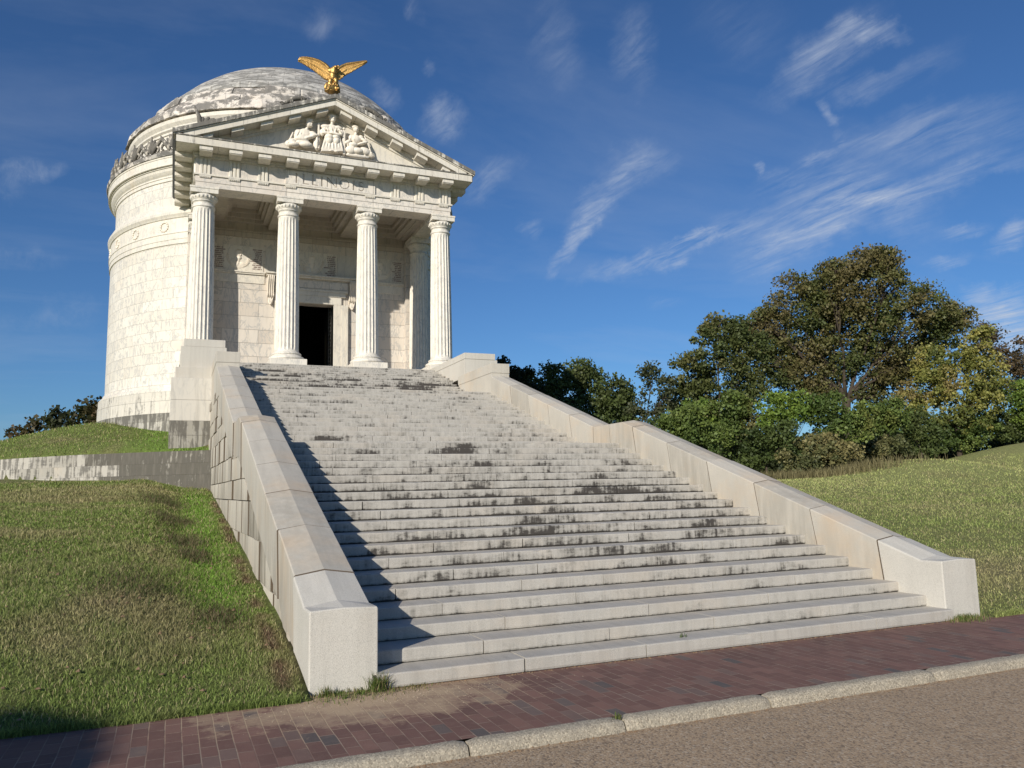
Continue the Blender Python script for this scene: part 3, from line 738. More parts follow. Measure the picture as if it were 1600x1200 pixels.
#SECTION4
# ------------------------------------------------------------------ the monument
AX=34.9
mon=thing('domed_monument','round white marble monument with stepped dome and columned porch above the stairs','monument',(0,27,4))
CC=(0,AX)
def arc_gap(r,half=5.0):
    s=math.asin(half/r);return -PI/2+s,3*PI/2-s
def ring(name,prof,mat,full=False,half=4.6,n=168,smooth=False,parent=mon):
    b=MB();r=max(p[0] for p in prof)
    a0,a1=(0,2*PI) if full else arc_gap(r,half)
    b.lathe(prof,CC,a0,a1,n,smooth=smooth);return b.build(name,mat,parent)
ring('base_course',[(8.66,2.5),(8.64,5.06)],M['darkbase'])
ring('base_course',[(8.63,5.07),(8.62,5.70),(8.60,5.71),(8.60,5.96),(8.5,5.97)],M['base'])
ring('drum_wall',[(8.60,5.965),(8.60,6.02),(8.53,6.10),(8.45,6.16),(8.42,6.27),(8.36,6.30),(8.345,6.36),(8.34,12.31)],M['drum'])
ring('belt_course',[(8.34,12.30),(8.385,12.31),(8.39,12.50),(8.41,12.51),(8.41,12.76),(8.435,12.78),(8.435,12.82),(8.37,12.83),(8.37,13.44),(8.41,13.46),(8.44,13.52),(8.49,13.60),(8.50,13.70),(8.34,13.98),(8.20,14.15)],M['plain'])
ring('upper_drum',[(8.2,14.1),(8.2,15.24)],M['drum2'])
ring('cornice',[(8.2,15.23),(8.245,15.24),(8.245,15.38),(8.275,15.39),(8.275,15.46),(8.33,15.52),(8.40,15.62),(8.43,15.74),(8.47,15.745),(8.47,15.80),(8.56,15.805),(8.56,16.12),(8.585,16.14),(8.585,16.20)],M['plain'])
ring('cornice_lip',[(8.585,16.195),(8.63,16.215),(8.66,16.36),(8.62,16.40),(8.0,16.46),(7.5,16.5)],M['ring'])
ring('attic_wall',[(7.55,16.4),(7.55,17.78),(7.60,17.80),(7.60,17.90),(7.68,17.97),(7.68,18.05),(7.78,18.2),(7.80,18.36),(7.6,18.40)],M['plain'],full=True)
def stone_ring(name,r,z0,z1,r2,nst,j,mat,tap=.2):
    b=MB();rg=np.random.default_rng(int(r*100))
    a=0;edges=[]
    while a<2*PI-.08: edges.append(a);a+=rg.uniform(.7,1.3)*2*PI/nst
    edges.append(2*PI)
    for e0,e1 in zip(edges[:-1],edges[1:]):
        dr=rg.normal(0,j);dz=rg.normal(0,j*.5);tl=rg.normal(0,j*.6)
        n=max(3,int((e1-e0)*r/.12));m=9;vs_=[];
        zz=np.linspace(z0,z1+dz,m)
        for i in range(n+1):
            an=e0+(e1-e0)*i/n;
            ed=min(i,n-i)
            for k in range(m):
                t=k/(m-1);rr=r-tap*t*t+dr+tl*t-.03*(1 if ed==0 else 0)+.17*(fbm(an*r*2.2,zz[k]*2.2,r,4)-.5)-.07*(t>.92)
                vs_.append((rr*math.cos(an),AX+rr*math.sin(an),zz[k]))
            vs_.append((r2*math.cos(an),AX+r2*math.sin(an),z1+dz+.03))
            vs_.append((r2*math.cos(an),AX+r2*math.sin(an),z0-.05))
        M_=m+2;ff=[(i*M_+q,(i+1)*M_+q,(i+1)*M_+(q+1)%M_,i*M_+(q+1)%M_) for i in range(n) for q in range(M_)]
        ff+=[tuple(range(M_)),tuple(n*M_+q for q in range(M_-1,-1,-1))]
        uv=[]
        b.add(vs_,ff)
    return b.build(name,mat,mon)
stone_ring('dome_ring',7.90,18.42,18.945,7.0,34,.03,M['ring'])
stone_ring('dome_ring',7.40,18.985,19.495,6.6,31,.04,M['ring'])
stone_ring('dome_ring',6.92,19.535,20.06,6.1,29,.04,M['ring'])
stone_ring('dome_ring',6.58,20.05,20.42,5.8,30,.02,M['dome'],.14)
b=MB();b.lathe([(7.6,18.3),(7.6,18.95),(7.1,18.97),(7.1,19.5),(6.6,19.52),(6.6,20.06),(5.6,20.3)],CC,0,2*PI,96);b.build('dome_core',M['core'],mon)
b=MB();R=7.95;ZC=15.60;prof=[]
for i in range(26):
    r=6.36*(1-i/25);prof.append((max(r,.001),ZC+math.sqrt(R*R-r*r)))
b.lathe(prof,CC,0,2*PI,160,rfun=lambda a,z:1+.006*(float(fbm(a*9,z*3,1,3))-.5)+.0035*(math.floor(z*2.4)%2));dm=b.build('dome',M['dome'],mon)
# carved crest standing on the cornice: palmettes with volutes
def antefix_mesh():
    b=MB()
    for k in range(-3,4):
        a=k*.36;L=.62-.05*abs(k)
        c=(math.sin(a)*L*.55,0,.24+math.cos(a)*L*.55)
        b.ell(c,(.085,.07,L*.47),(0,a,0),10,6)
    for s in(-1,1):
        pts=[];rad=[]
        for i in range(22):
            t=i/21;ang=t*4.6;rr=.21*(1-t*.75)
            pts.append((s*(.40-rr*math.cos(ang)*1.0+ .02),-.05,.22+rr*math.sin(ang)));rad.append(.065*(1-.5*t))
        b.tube(pts,rad,7)
        pts=[(s*.12,-.02,.1),(s*.3,-.05,.35),(s*.55,-.03,.62),(s*.66,.0,.78)];b.tube(pts,[.08,.09,.07,.02],7)
    b.tube([(0,0,.2),(0,0,.95)],[.06,.03],6)
    b.box(-.66,.66,-.06,.12,-.02,.13)
    me=b.build('crest_ornament',M['orn'])
    return me
a0m=antefix_mesh();a0m.parent=mon;base_loc=wloc(mon);first=True
for k in range(40):
    an=2*PI*k/40+.04
    o=a0m if first else a0m.copy()
    if not first:C.objects.link(o)
    first=False;o.parent=mon
    o.location=Vector((8.38*math.cos(an),AX+8.38*math.sin(an),16.42))-base_loc
    o.rotation_euler=(0,0,an+PI/2);o.scale=(1.1,1.1,1.12+.12*math.sin(k*7.3))
# wreath medallions on the belt course
wr=MB();pts=[(.2*math.cos(t),0,.2*math.sin(t)) for t in np.linspace(0,2*PI,17)];wr.tube(pts,[.035]*17,6)
for t in np.linspace(0,2*PI,13)[:-1]: wr.ell((.2*math.cos(t),-.02,.2*math.sin(t)),(.05,.04,.03),(0,-t,0),6,4)
w0=wr.build('wreath',M['relief']);first=True
for k in range(28):
    an=2*PI*k/28+.11
    if abs(((an+PI/2+PI)%(2*PI))-PI)<.62: continue
    o=w0 if first else w0.copy()
    if not first:C.objects.link(o)
    first=False;o.parent=mon;o.location=Vector((8.375*math.cos(an),AX+8.375*math.sin(an),13.13))-base_loc;o.rotation_euler=(0,0,an+PI/2)

# ---- podium under the porch
b=MB();b.box(-5.1,5.1,21.9,28.6,3.2,6.17);b.build('podium',M['block'],mon)
b=MB();b.box(-4.9,4.9,21.45,27.2,6.171,6.186);b.build('porch_floor',M['inner'],mon)
# ---- entrance wall
DW=.93
b=MB()
b.box(-5.0,-DW,27.0,27.5,6.18,13.2);b.box(DW,5.0,27.0,27.5,6.18,13.2);b.box(-DW,DW,27.0,27.5,9.74,13.2)
b.build('entrance_wall',M['inner'],mon)
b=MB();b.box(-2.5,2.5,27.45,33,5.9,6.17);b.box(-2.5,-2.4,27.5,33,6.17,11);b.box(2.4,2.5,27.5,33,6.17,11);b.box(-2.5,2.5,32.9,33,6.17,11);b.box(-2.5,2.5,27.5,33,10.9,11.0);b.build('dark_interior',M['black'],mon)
for s in(-1,1):
    b=MB();b.box(*sorted((s*4.08,s*4.97)),26.72,28.9,6.18,12.3);b.box(*sorted((s*4.05,s*5.0)),26.70,28.9,12.306,12.77);b.build('corner_pier',M['inner'],mon)
# door surround
for s in(-1,1):
    b=MB();b.box(*sorted((s*.93,s*1.26)),26.90,27.45,6.186,9.745);b.box(*sorted((s*1.262,s*1.44)),26.87,27.1,6.186,9.745);b.box(*sorted((s*1.442,s*1.54)),26.84,27.1,6.186,9.745)
    b.build('door_jamb',M['plain'],mon,bevel=.008)
b=MB();b.box(-1.26,1.26,26.90,27.45,9.75,10.08);b.box(-1.44,1.44,26.87,27.1,10.083,10.27);b.box(-1.54,1.54,26.84,27.1,10.273,10.38);b.build('door_lintel',M['plain'],mon,bevel=.008)
b=MB();b.box(-1.56,1.56,26.88,27.1,10.40,10.78);b.build('lintel_frieze',M['inner'],mon)
b=MB();b.box(-1.95,1.95,26.62,27.1,10.86,10.93);b.box(-1.9,1.9,26.70,27.1,10.79,10.858);b.build('door_hood',M['plain'],mon,bevel=.01)
# open ornamental bronze door leaf standing in the right reveal
b=MB();b.box(.86,.90,27.5,28.9,6.2,9.7)
for i in range(11):
    z=6.5+i*.3;pts=[(.85,27.5+.12+.1*math.cos(t),z+.12*math.sin(t)) for t in np.linspace(0,5.4,12)];b.tube(pts,[.018]*12,5)
g=b.build('bronze_door_leaf',M['bronze'],mon)
b=MB()
for i in range(10):
    z=6.45+i*.33;pts=[(.915-.06-.06*math.cos(t),27.42,z+.11*math.sin(t)) for t in np.linspace(0,5.6,12)];b.tube(pts,[.015]*12,5)
b.box(.79,.80,27.40,27.44,6.2,9.7);b.box(.905,.92,27.40,27.44,6.2,9.7);b.build('scrollwork',m_simple('old_iron',(.16,.15,.13),.5,.6),g)
# brackets beside the door
for s in(-1,1):
    x=s*1.72;b=MB()
    prof=[(27.0,9.86),(26.90,9.86),(26.84,9.98),(26.83,10.2),(26.76,10.45),(26.66,10.62),(26.64,10.785),(27.0,10.785)]
    b.extr(prof,'x',[x-.115,x+.115])
    for q in(-.115,-.04,.04,.115):
        pts=[(x+q,p[0]-.012,p[1]) for p in prof[1:-1]];b.tube(pts,[.022]*len(pts),5)
    for cz,cr,cy in((10.62,.13,26.76),(9.98,.09,26.87)):
        for q in(-.125,.125):
            pts=[(x+q,cy+cr*(1-t/9)*math.cos(t),cz+cr*(1-t/9)*math.sin(t)) for t in np.linspace(0,8,22)];b.tube(pts,[.02]*22,5)
    b.ell((x,26.90,9.72),(.10,.09,.16),None,10,7)
    for k in(-1,0,1): b.ell((x+k*.06,26.84,9.74),(.035,.03,.13),(0,k*.25,0),7,5)
    b.ell((x,26.84,9.6),(.05,.04,.05),None,8,5)
    b.build('door_bracket',M['relief'],mon)
# string moulding and band across the wall
b=MB();
for x0,x1 in((-4.06,-1.96),(1.96,4.06)):
    b=MB();b.box(x0,x1,26.86,27.02,10.87,10.93);b.box(x0,x1,26.90,27.02,10.81,10.868);b.box(x0,x1,26.965,27.02,10.44,10.808)
    b.build('wall_moulding',M['plain'],mon,bevel=.006)
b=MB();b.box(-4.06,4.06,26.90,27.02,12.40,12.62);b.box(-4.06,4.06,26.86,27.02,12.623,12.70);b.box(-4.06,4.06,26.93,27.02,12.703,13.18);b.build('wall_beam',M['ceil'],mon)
# tablets with portraits, laurel and worn lettering
def rows(b,x0,x1,z0,z1,n,y,align):
    rg=random.Random(int((x0+9)*100))
    hh=(z1-z0)/n
    for i in range(n):
        w=(x1-x0)*rg.uniform(.62,1.0);cx=(x0+x1)/2 if align==0 else ((x1-w/2) if align>0 else x0+w/2)
        x=cx-w/2;zc=z1-(i+.5)*hh
        while x<cx+w/2-.012:
            if rg.random()<.16: x+=.022;continue
            ww=rg.uniform(.010,.017);b.box(x,x+ww,y,y+.004,zc-hh*.30,zc+hh*.30);x+=ww+.008
def portrait(b,cx,cz,s,y,flip=1):
    y=y+.03
    b.ell((cx,y,cz+.13*s),(.155*s,.07,.20*s));b.ell((cx+.03*s*flip,y-.02,cz+.25*s),(.145*s,.06,.10*s));b.ell((cx+.10*s*flip,y-.03,cz+.10*s),(.035*s,.05,.035*s));b.ell((cx+.05*s*flip,y-.02,cz-.03*s),(.09*s,.06,.07*s))
    b.ell((cx,y,cz-.13*s),(.10*s,.06,.12*s))
    b.ell((cx,y+.01,cz-.36*s),(.37*s,.065,.17*s));b.ell((cx-.17*s,y,cz-.30*s),(.16*s,.06,.13*s));b.ell((cx+.17*s,y,cz-.30*s),(.16*s,.06,.13*s));b.ell((cx-.03*s,y-.02,cz-.32*s),(.08*s,.05,.15*s),(0,.4,0))
def laurel(b,cx,cz,s,y):
    for sd in(-1,1):
        P=[(cx+sd*(.12+.33*math.sin(t))*s,y,cz+(-.40+.55*(1-math.cos(t)))*s) for t in np.linspace(.1,1.5,9)]
        b.tube(P,[.012]*9,5)
        for i,p in enumerate(P):
            for q in(-1,1): b.ell((p[0]+q*.035*s,y,p[2]+.03*s),(.018*s,.02,.055*s),(0,q*.7*sd+ .5*sd,0),6,4)
for i,cx in enumerate((-3.02,0,3.02)):
    w=.99 if i!=1 else 1.06
    b=MB();b.box(cx-w,cx+w,26.975,27.02,10.94,12.02);tb=b.build('inscription_tablet',M['plain'],mon)
    b=MB();portrait(b,cx-.02,11.52,.98,26.97,-1 if i==2 else 1);b.build('portrait_relief',M['relief'],tb,remesh=.014)
    b=MB();laurel(b,cx,11.50,1.0,26.965);b.build('laurel_branches',M['relief'],tb)
    b=MB();rows(b,cx-w+.05,cx-.52,11.02,11.93,11,26.970,-1);rows(b,cx+.50,cx+w-.05,11.02,11.93,11,26.970,1);b.build('worn_lettering',M['text'],tb)
for x0 in(1.10,-1.94):
    b=MB();b.box(x0,x0+.84,26.98,27.02,10.95,12.0);b.build('blank_panel',M['block'],mon)

# ---- columns
def make_column():
    b=MB();z0,z1=6.86,12.10;nf=20
    zs=[0,.03,.06,.10,.2]+list(np.linspace(.5,4.8,8))+[5.0,5.10,5.16,5.2,5.24]
    prof=[]
    for z in zs:
        t=z/5.24;r=.440-.067*t**1.7+(.03*max(0,1-z/.07) if z<.07 else 0)
        prof.append((r,z0+z))
    def rf(a,z):
        t=(a*nf/(2*PI))%1.0;d=abs(t-.5)/.41
        e=min(1,max(0,(z-z0-.06)/.10))*min(1,max(0,(z0+5.14-z)/.08))
        return 1-(.085*math.sqrt(1-d*d)*e if d<1 else 0)
    b.lathe(prof,(0,0),0,2*PI,200,rfun=rf)
    sh=b.build('column',M['column'])
    b=MB();b.lathe([(.373,12.06),(.40,12.07),(.405,12.10),(.40,12.13),(.368,12.135),(.365,12.28),(.395,12.285),(.40,12.31),(.39,12.33),(.41,12.345),(.45,12.41),(.468,12.47),(.46,12.53),(.30,12.545)],(0,0),0,2*PI,48,smooth=True)
    for k in range(22):
        a=2*PI*k/22;b.ell((.452*math.cos(a),.452*math.sin(a),12.45),(.035,.035,.062),None,7,5)
    cap=b.build('capital',M['column']);cap.parent=sh
    b=MB();b.box(-.475,.475,-.475,.475,12.545,12.70);b.box(-.493,.493,-.493,.493,12.703,12.774);ab=b.build('abacus',M['column'],bevel=.006);ab.parent=sh
    b=MB();P=[(.50,6.565),(.60,6.57)]
    for t in np.linspace(-PI/2,PI/2,9): P.append((.585+.065*math.cos(t),6.635+.065*math.sin(t)))
    P+=[(.56,6.71),(.535,6.74),(.52,6.765)]
    for t in np.linspace(-PI/2,PI/2,7): P.append((.50+.038*math.cos(t),6.805+.038*math.sin(t)))
    P+=[(.475,6.85),(.46,6.88)]
    b.lathe(P,(0,0),0,2*PI,64,smooth=True);bs=b.build('column_base',M['column']);bs.parent=sh
    b=MB();b.box(-.655,.655,-.655,.655,6.187,6.57);pl=b.build('plinth',M['column'],bevel=.008);pl.parent=sh
    return sh
col0=make_column();col0.parent=mon;first=True
for (x,y) in [(-4.533,23.04),(-1.511,23.04),(1.511,23.04),(4.533,23.04),(-4.533,26.15),(4.533,26.15)]:
    if first: o=col0;first=False
    else:
        o=col0.copy();C.objects.link(o);o.parent=mon
        for ch in col0.children:
            c=ch.copy();C.objects.link(c);c.parent=o
    o.location=Vector((x,y,0))-base_loc;o.rotation_euler=(0,0,0)
# ---- entablature
XE=4.86;YF=22.62
def ubox(b,x,y,z0,z1,yb=28.4,yi=23.46,xi=4.16):
    # U-shaped course: front and two sides
    b.box(-x,x,y,yi,z0,z1);b.box(-x,-xi,yi+.001,yb,z0,z1);b.box(xi,x,yi+.001,yb,z0,z1)
b=MB();ubox(b,XE-.02,YF+.02,12.775,12.965);ubox(b,XE,YF,12.966,13.20);b.build('architrave',M['frieze'],mon,bevel=.004)
b=MB();ubox(b,XE+.055,YF-.055,13.201,13.265);b.build('architrave_band',M['plain'],mon,bevel=.006)
b=MB();ubox(b,XE,YF,13.266,13.86);fr=b.build('frieze',M['frieze'],mon)
sp=3.022/3
def trig(x,y,side=0):
    b=MB();w=.19;z0,z1=13.266,13.80
    for q in(-1,0,1):
        cx=q*.130;prof=[(cx-.063,0),(cx-.035,-.05),(cx+.035,-.05),(cx+.063,0)]
        vs_=[];
        for z in(z0,z1):
            for p,d in prof: vs_.append((p,d,z))
        b.add(vs_,[(0,1,5,4),(1,2,6,5),(2,3,7,6),(0,3,2,1),(4,5,6,7)])
    b.box(-.20,.20,-.055,0,13.80,13.858)
    b.box(-.19,.19,-.01,0,z0,z1)
    return b
def place_b(b,x,y,side):
    # move a front-facing piece to the front or a side face
    out=[]
    for (px,py,pz) in b.v:
        if side==0: out.append((x+px,y+py,pz))
        elif side<0: out.append((x+py,y-px,pz))
        else: out.append((x-py,y+px,pz))
    b.v=out;return b
pos=[-4.5,-3.5,-2.5,2.5,3.5,4.5]
for p in pos: place_b(trig(0,0),p*sp,YF-.001,0).build('triglyph',M['plain'],fr)
for s in(-1,1):
    for k in range(6): place_b(trig(0,0),s*(XE+.001),YF+.35+k*sp,s).build('triglyph',M['plain'],fr)
def regula():
    b=MB();b.box(-.20,.20,-.045,0,13.155,13.199)
    for k in range(6):
        x=-.165+k*.066;b.add([(x-.016,-.036,13.155),(x+.016,-.036,13.155),(x+.016,-.004,13.155),(x-.016,-.004,13.155),(x-.021,-.042,13.115),(x+.021,-.042,13.115),(x+.021,-.001,13.115),(x-.021,-.001,13.115)],[(4,5,6,7),(0,4,7,3),(0,1,5,4),(1,2,6,5),(2,3,7,6)])
    return b
for p in(-4.5,-3.5,-2.5,-1.5,1.5,2.5,3.5,4.5): place_b(regula(),p*sp,YF-.001,0).build('guttae',M['plain'],mon)
for s in(-1,1):
    for k in range(6): place_b(regula(),s*(XE+.001),YF+.35+k*sp,s).build('guttae',M['plain'],mon)
# engraved name panel
b=MB();b.box(-1.71,1.71,YF-.06,YF+.01,13.27,13.80);pn=b.build('name_panel',M['frieze'],fr)
lt=MB();yA,yB=YF-.09,YF-.004;zb_,zt_=13.335,13.72;sw=.055
def bar(x0,z0,x1,z1,w=sw):
    d=math.hypot(x1-x0,z1-z0);nx_,nz=(z1-z0)/d*w/2,-(x1-x0)/d*w/2
    q=[(x0-nx_,z0-nz),(x1-nx_,z1-nz),(x1+nx_,z1+nz),(x0+nx_,z0+nz)]
    lt.extr([(a,c) for a,c in q],'y',[yA,yB])
def serif(x,z,w=.09): bar(x-w/2,z,x+w/2,z,.016)
def letI(x): bar(x,zb_,x,zt_,sw);
def letL(x): bar(x,zb_,x,zt_,sw);bar(x+sw*.5,zb_+.014,x+.20,zb_+.014,.028)
def ringl(cx,cz,rx,rz,a0,a1,w=.026,n=30):
    P=[(cx+rx*math.cos(a0+(a1-a0)*i/n),cz+rz*math.sin(a0+(a1-a0)*i/n)) for i in range(n+1)]
    vo=[];
    for i,(x,z) in enumerate(P):
        a=a0+(a1-a0)*i/n;nx_,nz=math.cos(a)*w/2,math.sin(a)*w/2
        for yy in(yA,yB): vo+=[(x-nx_,yy,z-nz),(x+nx_,yy,z+nz)]
    ff=[]
    closed=abs(abs(a1-a0)-2*PI)<1e-6
    for i in range(n):
        o=i*4;p=(o+4) if not(closed and i==n-1) else 0
        ff+=[(o,o+1,p+1,p),(o+2,p+2,p+3,o+3),(o,p,p+2,o+2),(o+1,o+3,p+3,p+1)]
    if not closed: ff+=[(0,2,3,1),(n*4,n*4+1,n*4+3,n*4+2)]
    lt.add(vo,ff)
letI(-1.31);letL(-1.04);letL(-.70);letI(-.36)
bar(-.15,zb_,-.15,zt_,.026);bar(.19,zb_,.19,zt_,.026);bar(-.15,zt_,.19,zb_,.036)
ringl(.505,(zb_+zt_)/2,.175,.175,0,2*PI)
letI(.86);lt.box(.945,.975,yA,yB,13.50,13.53)
zc=(zb_+zt_)/2;ringl(1.15,zc+.088,.082,.082,.35,1.5*PI,.030,16);ringl(1.15,zc-.085,.092,.092,.5*PI,-.85*PI,.030,16)
cut=lt.build('letters',M['plain'])
# make every cutter shell consistent, then carve the letters out of the panel
import bmesh
bm=bmesh.new();bm.from_mesh(cut.data);bmesh.ops.recalc_face_normals(bm,faces=bm.faces);bm.to_mesh(cut.data);bm.free()
bm=bmesh.new();bm.from_mesh(pn.data);bmesh.ops.recalc_face_normals(bm,faces=bm.faces);bm.to_mesh(pn.data);bm.free()
cut.location=(0,0,0);bpy.context.view_layer.update()
md=pn.modifiers.new('carve','BOOLEAN');md.operation='DIFFERENCE';md.solver='EXACT';md.object=cut;md.use_self=True
bpy.context.view_layer.update()
dg=bpy.context.evaluated_depsgraph_get();nm_=bpy.data.meshes.new_from_object(pn.evaluated_get(dg));pn.modifiers.clear();pn.data=nm_
bpy.data.objects.remove(cut)
# cornice: bed mould, blocks, corona, sima
b=MB();ubox(b,XE+.06,YF-.06,13.861,13.95,28.6);ubox(b,XE+.10,YF-.10,13.951,14.04,28.6);b.build('bed_mould',M['plain'],mon,bevel=.01)
b=MB();ubox(b,5.53,21.86,14.045,14.30,28.9,23.4,4.2);co=b.build('cornice_corona',M['cornice'],mon,bevel=.006)
b=MB();ubox(b,5.56,21.83,14.301,14.345,28.9,23.4,4.2);b.build('cornice_fillet',M['rake'],mon,bevel=.006)
def mutule():
    b=MB();b.box(-.225,.225,-.60,-.005,13.90,14.04);b.box(-.205,.205,-.57,-.02,13.868,13.899)
    return b
for k in range(10): place_b(mutule(),(-4.5+k)*sp,YF-.10,0).build('cornice_block',M['plain'],co,bevel=.006)
for s in(-1,1):
    for k in range(6): place_b(mutule(),s*(XE+.10),YF+.35+k*sp,s).build('cornice_block',M['plain'],co,bevel=.006)
M['dark_streak']=marble('dark_streaked_marble',va=.2,grime=1.25,streak=.9,c1=(.34,.32,.28),c2=(.26,.245,.21),grimec=(.05,.047,.042),rough=.9)  # much darker, streaked marble for the side faces of the cornice
# side gutters with upright sima
for s in(-1,1):
    b=MB();xa,xb=sorted((s*5.532,s*5.548));b.box(xa,xb,21.865,28.9,14.048,14.297);b.build('side_fascia',M['dark_streak'],mon)
    b=MB();xa,xb=sorted((s*5.565,s*5.64));b.extr([(s*5.55,14.346),(s*5.64,14.46),(s*5.66,14.5),(s*5.5,14.52)],'y',[21.8,28.95]);b.build('side_gutter',M['dark_streak'],mon)
# ---- pediment
SL=(16.78-14.48)/5.64
def rz(x,off=0): return 16.78-abs(x)*SL+off
b=MB();prof=[(-5.0,14.31),(5.0,14.31),(0,16.45)];b.extr([(p,q) for p,q in prof],'y',[22.56,22.75]);ty=b.build('tympanum',M['plain'],mon)
for s in(-1,1):
    X1=5.64
    def rk(name,x0,x1,zo0,zo1,y0,y1,mat,par=mon,bev=.006):
        b=MB();vs_=[]
        nseg=max(1,int(abs(x1-x0)/.5))
        for i in range(nseg+1):
            x=s*(x0+(x1-x0)*i/nseg)
            vs_+=[(x,y0,rz(x,zo0)),(x,y1,rz(x,zo0)),(x,y1,rz(x,zo1)),(x,y0,rz(x,zo1))]
        ff=[]
        for i in range(nseg):
            for j in range(4):
                q=(i*4+j,i*4+(j+1)%4,i*4+4+(j+1)%4,i*4+4+j);ff.append(q if s<0 else q[::-1])
        ff+=[(0,3,2,1) if s<0 else (0,1,2,3),tuple(nseg*4+j for j in((0,1,2,3) if s<0 else (0,3,2,1)))]
        b.add(vs_,ff);return b.build(name,mat,par,bevel=bev)
    sim=rk('raking_sima',.0,X1,-.16,0,21.78,22.3,M['rake'])
    rk('sima_fillet',.0,X1-.03,-.205,-.162,21.83,22.3,M['plain'],sim)
    rc=rk('raking_corona',.0,5.3,-.42,-.207,21.87,22.8,M['cornice'])
    rk('raking_bed_mould',.0,4.8,-.56,-.422,22.44,22.7,M['plain'],rc)
    rk('raking_bed_mould',.0,4.55,-.66,-.562,22.50,22.7,M['plain'],rc)
    for k in range(5):
        xc=(.5+k)*sp-.05
        b=MB();vs_=[];w=.215
        if k==4: w=.16
        for zz in(-.56,-.425):
            for (dx,yy) in((-w,21.98),(w,21.98),(w,22.45),(-w,22.45)):
                x=s*(xc+dx*s);vs_.append((x,yy,rz(x,zz)))
        b.hexa(vs_[:4],vs_[4:]);b.build('raking_block',M['plain'],rc,bevel=.006)
    b=MB();N=2
    vs_=[(0,22.3,rz(0,-.02)),(s*5.6,22.3,rz(5.6,-.02)),(s*5.6,28.95,rz(5.6,-.02)),(0,28.95,rz(0,-.02)),(0,22.3,rz(0,-.2)),(s*5.5,22.3,rz(5.5,-.2)),(s*5.5,28.9,rz(5.5,-.2)),(0,28.9,rz(0,-.2))]
    b.add(vs_,[(0,1,2,3) if s>0 else (3,2,1,0),(4,7,6,5),(1,5,6,2),(2,6,7,3)]);b.build('porch_roof',M['rake'],mon)
    # scroll crest beside the eagle
    b=MB()
    P=[(s*(1.05+.85*t),21.98,rz(1.05+.85*t)+.10+.13*math.sin(PI*t)) for t in np.linspace(0,1,12)];b.tube(P,[.05+.05*math.sin(PI*t) for t in np.linspace(0,1,12)],7)
    for cx,cr in((1.22,.11),(1.62,.09),(1.95,.07)):
        pts=[(s*(cx+cr*(1-t/9)*math.cos(t)),21.93,rz(cx)+.13+cr*(1-t/9)*math.sin(t)) for t in np.linspace(0,8,20)];b.tube(pts,[.03]*20,6)
    b.build('crest_scroll',M['orn'],mon)
# junction ornament where the porch roof meets the drum
for s in(-1,1):
    b=MB();x=s*4.6
    for k in range(5): b.ell((x-s*.17*k,28.0,17.6+.12*k-.03*k*k),(.12,.08,.34-.03*k),(0,-s*(.2+.28*k)*-1*-1,0),9,6)
    b.tube([(x,28,17.2),(x+s*.1,28,17.9),(x+s*.3,28,18.35)],[.12,.10,.03],7);b.build('crest_ornament',M['orn'],mon)
# ---- porch ceiling with coffers
b=MB()
for x in(-1.511,1.511): b.box(x-.36,x+.36,23.461,26.99,12.80,13.5)
b.box(-4.158,-3.85,23.461,26.99,12.95,13.5);b.box(3.85,4.158,23.461,26.99,12.95,13.5)
bays=[(-3.849,-1.872),(-1.15,1.15),(1.872,3.849)]
for x0,x1 in bays:
    y0,y1=23.462,26.93
    def frame(x0,x1,y0,y1,w,z0,z1):
        b.box(x0,x1,y0,y0+w,z0,z1);b.box(x0,x1,y1-w,y1,z0,z1);b.box(x0,x0+w,y0+w+.001,y1-w-.001,z0,z1);b.box(x1-w,x1,y0+w+.001,y1-w-.001,z0,z1)
    frame(x0+.001,x1-.001,y0,y1,.22,12.98,13.5);frame(x0+.223,x1-.223,y0+.222,y1-.222,.12,13.12,13.5);frame(x0+.345,x1-.345,y0+.344,y1-.344,.12,13.3,13.5)
    b.box(x0+.466,x1-.466,y0+.466,y1-.466,13.47,13.5)
b.box(-4.3,4.3,23.3,27.1,13.505,13.55)
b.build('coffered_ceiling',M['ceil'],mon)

# ---- relief figures (seated robed figures carved on the tympanum)
def fold(b,p0,p1,r,n=5,y=0): b.tube([p0,((p0[0]+p1[0])/2,(p0[1]+p1[1])/2-.02,(p0[2]+p1[2])/2),p1],[r*.8,r,r*1.1],6)
def zf(y,x=785): return 16.135-(y-120)*.00253+(x-785)*.00037
def xf(x): return (x-785)*.00253-.035
YY0=22.40
def P3(x,y,d=0): return (xf(x),YY0-d,zf(y,x))
def E3(b,x,y,rx,rz,ry=.09,d=0,rot=0): b.ell(P3(x,y,d),(rx*.00253,ry,rz*.00253),(0,rot,0))
def fin_fig(b,lab):
    # common settings for a carved figure
    o=b.build('relief_figure',M['relief'],ty,remesh=.013);s_=o.modifiers.new('s','SMOOTH');s_.factor=.5;s_.iterations=1
    o['label']=lab;return o
b=MB()
E3(b,790,175,54,62,.12,.10);E3(b,788,142,66,34,.13,.09);E3(b,795,212,34,28,.10,.12);E3(b,760,155,18,30,.09,.10);E3(b,802,182,8,10,.03,.21)
E3(b,788,240,26,40,.08,.06);E3(b,785,330,105,75,.13,.03);E3(b,690,320,55,60,.11,.03);E3(b,880,330,55,60,.11,.03)
E3(b,640,390,38,60,.10,.05);E3(b,930,400,38,55,.10,.05);E3(b,700,410,75,24,.07,.14,-.1);E3(b,860,430,75,20,.07,.16,.1);E3(b,785,420,60,45,.12,.1)
E3(b,740,480,70,50,.15,.12);E3(b,840,480,60,50,.15,.12);E3(b,800,440,95,12,.09,.2,.08)
